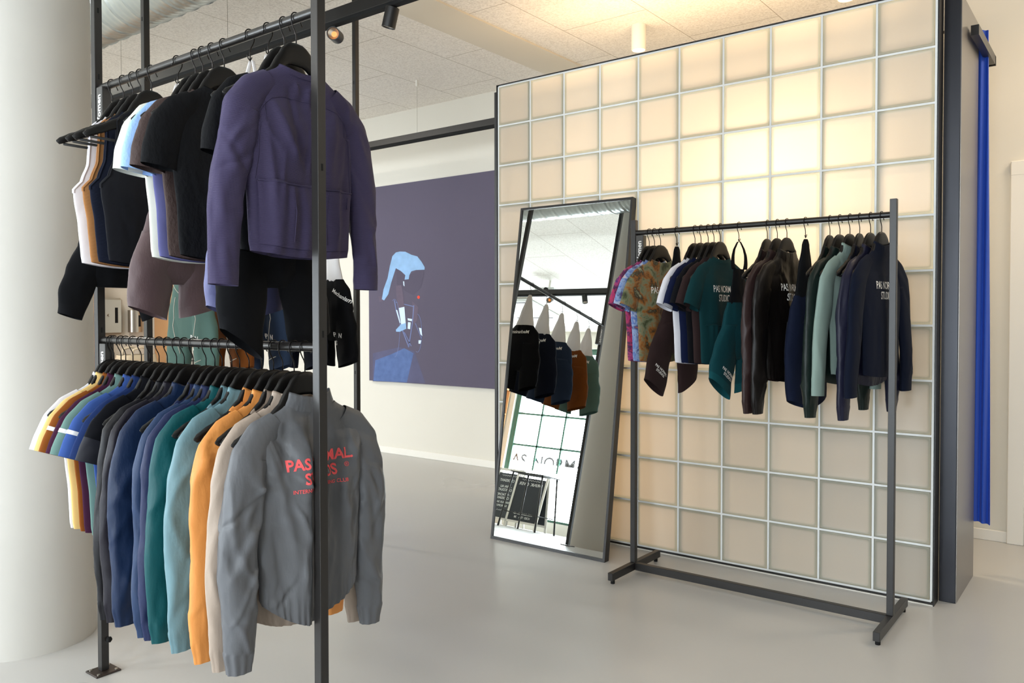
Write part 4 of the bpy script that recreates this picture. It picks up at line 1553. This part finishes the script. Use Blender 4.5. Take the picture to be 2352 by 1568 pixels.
for x, lab, m1, m2, kw in (
        (-1.705, 'brown bib shorts with black upper, white leg print', BR_LY, BIBK, dict(sp=(0.165, 0.085), zl=-0.735, tilt=(0.62, 0.5), r=0.076, waist=-0.345, crotch=-0.56, flare=1.0, t=0.03, top='panel',
             letters=[('PAS NORMAL\nSTUDIOS', 0.016, -0.145, -0.66, -0.62, M_WHITE, 0.0004, 1)])),
        (-1.401, 'petrol bib shorts with black mesh straps and white leg print', TL_LY, BIBK, dict(sp=(0.145, 0.06), zl=-0.725, tilt=(0.62, 0.3), r=0.088, waist=-0.345, crotch=-0.58, flare=1.0, t=0.03, top='loop', gripper=jer('petrol_band_cloth', '0f444a'),
             letters=[('PAS NORMAL\nSTUDIOS', 0.018, -0.115, -0.665, -0.55, M_WHITE, 0.0005, 1)])),
        (-1.107, 'navy bib shorts with black upper before the gilet', NV_LY, BIBK, dict(sp=(0.06, 0.10), zl=-0.78, tilt=(0.30, 0.35), r=0.070, waist=-0.32, crotch=-0.58, flare=1.06, t=0.034, top='panel'))):
    place_hanger((x, 3.503, RZ_R), A, 'dark wire hook holding the ' + lab, 'wire hooks on the right rack', hook_only=True)
    bib((x, 3.503, RZ_R), A, lab, m1, m2, seed=int(-x * 10), group=GR, **kw)

# bib shorts on the rack behind (rail along Y)
B_K, B_N, B_S, B_R, B_G = jer('bib_black', '08080b'), jer('bib_navy', '0d1220'), jer('bib_slate', '243044'), jer('bib_rust', '6f3c13'), jer('bib_sage', '567068')
back = [
    (2.889, 'black bib shorts with white letters, rack behind', B_K, True),
    (2.675, 'dark navy bib shorts on the rack behind', B_N, False),
    (2.458, 'slate blue bib shorts with pale piping', B_S, True),
    (2.240, 'rust bib shorts with pale piping', B_R, True),
    (2.058, 'sage green bib shorts with pale piping', B_G, True),
]
for i, (y, lab, m, pip) in enumerate(back):
    place_hanger((-3.44, y, RZ_BIB), -math.pi / 2, 'dark wire hook holding the ' + lab, 'wire hooks on the rack behind', hook_only=True)
    wide = 1.0 if i else 0.9
    kw = dict(sp=(0.095, 0.135), zl=-0.765, tilt=(0.20, 0.30), r=0.060, waist=-0.31, crotch=-0.50, flare=1.10, t=0.042)
    pcol = mat('pale_piping', 'c9c2b4', 0.6)
    kw.update(sp=(0.115, 0.125), r=0.080, crotch=-0.62, flare=1.34)
    if i == 0:
        kw.update(sp=(0.060, 0.120), r=0.072, flare=1.30)
    st = (pcol, [[(-.10, -.36), (-.04, -.40), (.05, -.40), (.11, -.36)], [(.06, -.40), (.10, -.52), (.06, -.66), (.03, -.74)], [(-.06, -.42), (-.09, -.55), (-.05, -.70)], [(.02, -.735), (.15, -.70)]], 1) if pip and i else None
    bib((-3.44, y, RZ_BIB), -math.pi / 2, lab, m, BIBW, seed=20 + i, group=GB, top='wide', stripe=st,
        letters=[('P  N', 0.034, 0.082, -0.610, -0.10, M_WHITE, 0.0010, 1), ('S', 0.034, 0.066, -0.652, -0.10, M_WHITE, 0.0010, 1), ('Mechanism', 0.034, 0.0, -0.365, 0.0, M_WHITE, 0.0006, -1), ('Mechanism', 0.030, 0.10, -0.40, -0.5, M_WHITE, 0.0006, 1)][:4 if i == 0 else 3], **kw)

# ------------------------------------------------------------------ things seen between the clothes and in the mirror
def wood():
    return mat('oiled_pine', 'cfa070', 0.5, bump=((4, 4, 40), 0.1, 0.002), var=(6, 0.12))


for (x0, x1, y0, y1, lab) in ((-8.48, -8.02, -2.98, -2.62, 'tall pine shelf seen at the left edge of the mirror'), (-8.49, -8.10, 3.42, 3.90, 'tall pine shelf seen between column and left rack'),
                              (-8.49, -8.12, 4.64, 4.90, 'tall pine shelf seen behind the bib shorts')):
    sh = thing('shelf_unit', lab, 'shelf', ((x0 + x1) / 2, (y0 + y1) / 2, 0), group='pine shelves')
    a, b = (x1 - x0) / 2, (y1 - y0) / 2
    MB().box(-a, a, -b, -b + 0.022, 0, 2.25).box(-a, a, b - 0.022, b, 0, 2.25).build('side_board', wood(), sh)
    for z in (0.08, 0.5, 0.9, 1.3, 1.7, 2.1, 2.228):
        MB().box(-a, a, -b + 0.022, b - 0.022, z, z + 0.022).build('shelf_board', wood(), sh)
    MB().box(-a, -a + 0.01, -b + .022, b - .022, 0.08, 2.25).build('back_board', wood(), sh)

# steel dispensers on the far wall
pd = thing('paper_towel_dispenser', 'brushed steel paper towel dispenser on the far wall, left of the soap dispenser', 'dispenser', (-8.5, 4.13, 1.08))
MB().box(0.0, 0.11, -0.115, 0.115, 0, 0.38, bev=0.02).build('dispenser_body', M_ALU, pd)
MB().box(0.108, 0.112, 0.03, 0.06, 0.12, 0.28).build('level_window', M_SLOT, pd)
MB().cyl((0.11, -0.03, 0.2), (0.125, -0.03, 0.2), 0.014, 14).build('lock', M_ALU, pd, smooth=True, angle=40)
sd_ = thing('soap_dispenser', 'rounded brushed steel soap dispenser on the far wall', 'dispenser', (-8.5, 4.40, 1.10))
m = MB()
m.rings([[(0.055 + 0.05 * math.cos(t), 0.075 * math.sin(t), z) for t in [2 * math.pi * k / 24 for k in range(24)]] for z in (0, 0.235)], cap0=True, cap1=True)
m.build('dispenser_body', M_ALU, sd_, smooth=True, angle=40)
MB().box(0.03, 0.10, -0.02, 0.02, 0.236, 0.256, bev=0.006).build('push_button', M_ALU, sd_)
MB().box(0.104, 0.108, 0.015, 0.035, 0.06, 0.18).build('level_window', M_SLOT, sd_)
# low display bench with folded goods in front of the far wall
tb_ = thing('display_table', 'low pine display table before the far wall, behind the left rack', 'table', (-7.7, 4.2, 0))
MB().box(-0.35, 0.35, -0.85, 0.85, 0.66, 0.70, bev=0.003).build('tabletop', wood(), tb_)
for sx in (-0.3, 0.3):
    for sy in (-0.78, 0.78):
        MB().box(sx - .025, sx + .025, sy - .025, sy + .025, 0, 0.66).build('leg', wood(), tb_)


def soft_block(nm, lab, cat, loc, a, b, h, m, lettering=None, seed=1, handles=False):
    o = thing(nm, lab, cat, loc)
    mb = MB()
    rg = []
    for j in range(14):
        u = j / 13
        z = h * u
        sc = 1 - 0.12 * u ** 2
        ring = []
        for k in range(36):
            t = 2 * math.pi * k / 36
            c, s = math.cos(t), math.sin(t)
            e = 0.55
            x = a * sc * math.copysign(abs(c) ** e, c)
            y = b * sc * math.copysign(abs(s) ** e, s)
            n_ = 1 + 0.08 * fnoise(c * 2 + seed, s * 2, u * 3)
            ring.append((x * n_, y * n_, z + 0.012 * fnoise(c * 3, s * 3, seed) * (u > .9)))
        rg.append(ring)
    mb.rings(rg, cap0=True)
    mb.build('bag_body', m, o, smooth=True)
    if handles:
        for sx in (-1, 1):
            MB().tube([(sx * a * .8, -b * .45, h * .96), (sx * a * .9, -b * .4, h * 1.25), (sx * a * .9, 0, h * 1.36), (sx * a * .9, b * .4, h * 1.25), (sx * a * .8, b * .45, h * .96)], 0.011, 8).build('handle', m, o, smooth=True)
    if lettering:
        v, f = text_polys(lettering, 0.07, 0.002)
        MB().add([(a * 1.06, p[0], h * .55 + p[1]) for p in v], f).build('printed_lettering', mat('dark_print', '2b2b2b', .7), o)
    return o


soft_block('tote_bag', 'beige cotton tote bag with handles on the pine display table', 'bag', (-7.62, 3.98, 0.70), 0.11, 0.20, 0.20, mat('beige_cotton', 'b9a98f', 0.85, var=(8, 0.1)), seed=3, handles=True)
soft_block('cotton_bag', 'white cotton bag with dark lettering on the pine display table', 'bag', (-7.62, 4.52, 0.70), 0.10, 0.17, 0.24, mat('white_cotton', 'd9d4ca', 0.85), 'PAS NO\nSTU', seed=6)


# chalkboards seen in the mirror
def chalk(loc, rz, wd, ht, lines, lab):
    t = thing('chalkboard_sign', lab, 'chalkboard', loc, rz)
    lean = 0.22
    fr_ = mat('whitewashed_frame', 'cfcac0', 0.6)
    M_CH = mat('chalkboard_black', '22262b', 0.6)

    def slab(x0, x1, z0, z1, th, off, m, nm, sgn=1, d=0):
        v = []
        for x in (x0, x1):
            for z in (z0, z1):
                for q in (off, off + th):
                    v.append((x, sgn * (ht - z) * lean + q * sgn, z))
        f = [(0, 1, 3, 2), (4, 6, 7, 5), (0, 4, 5, 1), (2, 3, 7, 6), (0, 2, 6, 4), (1, 5, 7, 3)]
        return v, f
    b = MB()
    for sgn in (1, -1):
        for a in ((-wd / 2, -wd / 2 + .03, 0, ht), (wd / 2 - .03, wd / 2, 0, ht), (-wd / 2, wd / 2, ht - .035, ht), (-wd / 2, wd / 2, .07, .10)):
            b.add(*slab(*a, 0.02, 0, None, None, sgn))
    b.build('frame', fr_, t)
    for sgn in (1, -1):
        MB().add(*slab(-wd / 2 + .03, wd / 2 - .03, .10, ht - .07, 0.008, 0.004, None, None, sgn)).build('board', M_CH, t)
    k = MB()
    for (s_, sz, y) in lines:
        v, f = text_polys(s_, sz, 0.0004)
        for p in v:
            pass
        k.add([(-p[0], (ht - (y + p[1])) * lean + 0.0145, y + p[1]) for p in v], f)
    for y in (ht * 0.87, ht * 0.25):
        pts = [(-wd * .3 + wd * .6 * q / 30, (ht - y) * lean + 0.016, y + .008 * math.sin(q * 1.6)) for q in range(31)]
        k.tube(pts, 0.002, 5)
    k.build('chalk_writing', mat('chalk', 'dcdcd8', 0.9), t)
    return t


chalk((-7.26, -2.40, 0), 0.12, 0.50, 0.82, [('- CROISSANT', 0.055, .64), ('- PAIN AU', 0.05, .55), ('CHOCOLAT', 0.05, .50), ('- PISTACHIO', 0.05, .43), ('CROISSANT', 0.05, .38), ('PAIN AUX RAISINS', 0.042, .32), ('KANELSNURRE', 0.04, .27)], 'chalkboard listing pastries, left of the two boards in the mirror')
chalk((-6.72, -2.20, 0), -0.15, 0.50, 0.78, [('DRINK OVER', 0.062, .62), ('ICE COFFEE  40', 0.04, .20), ('ICED TEA  38', 0.04, .15)], 'chalkboard with a cup drawing, right of the two boards in the mirror')
# stool / high table
ht_ = thing('bar_table', 'small black steel bar table before the window, seen in the mirror', 'table', (-6.1, -1.35, 0))
MB().box(-0.26, 0.26, -0.2, 0.2, 0.70, 0.715, bev=0.003).build('tabletop', M_BLACK, ht_)
for sx in (-1, 1):
    for sy in (-1, 1):
        MB().tube([(sx * .23, sy * .17, .70), (sx * .29, sy * .22, 0)], 0.012, 8).build('leg', M_BLACK, ht_, smooth=True)
MB().tube([(-.275, -.205, .2), (.275, -.205, .2), (.275, .205, .2), (-.275, .205, .2)], 0.007, 6, closed=True).build('foot_rail', M_BLACK, ht_)
# ceiling cassette and projector
ac = thing('ceiling_air_conditioner', 'white ceiling air-conditioning cassette seen at the left of the mirror', 'air conditioner', (-7.1, -1.7, CZ), 0.0)
MB().box(-0.42, 0.42, -0.42, 0.42, -0.055, 0, bev=0.02).build('casing', mat('white_plastic', 'dfe3e2', 0.5), ac)
for a in ((-.33, .33, -.37, -.34), (-.33, .33, .34, .37)):
    MB().box(*a, -0.058, -0.05).build('air_slot', M_SLOT, ac)
pj = thing('projector', 'small white ceiling projector seen in the mirror', 'projector', (-5.9, -0.65, CZ))
MB().cyl((0, 0, 0), (0, 0, -.12), 0.015, 12).build('mount', M_TRIM, pj, smooth=True, angle=40)
MB().box(-0.15, 0.15, -0.12, 0.12, -.21, -.12, bev=0.015).build('casing', mat('white_plastic', 'dfe3e2'), pj)
MB().cyl((0.05, 0.11, -.165), (0.05, 0.145, -.165), 0.03, 18).build('lens', M_SLOT, pj, smooth=True, angle=40)
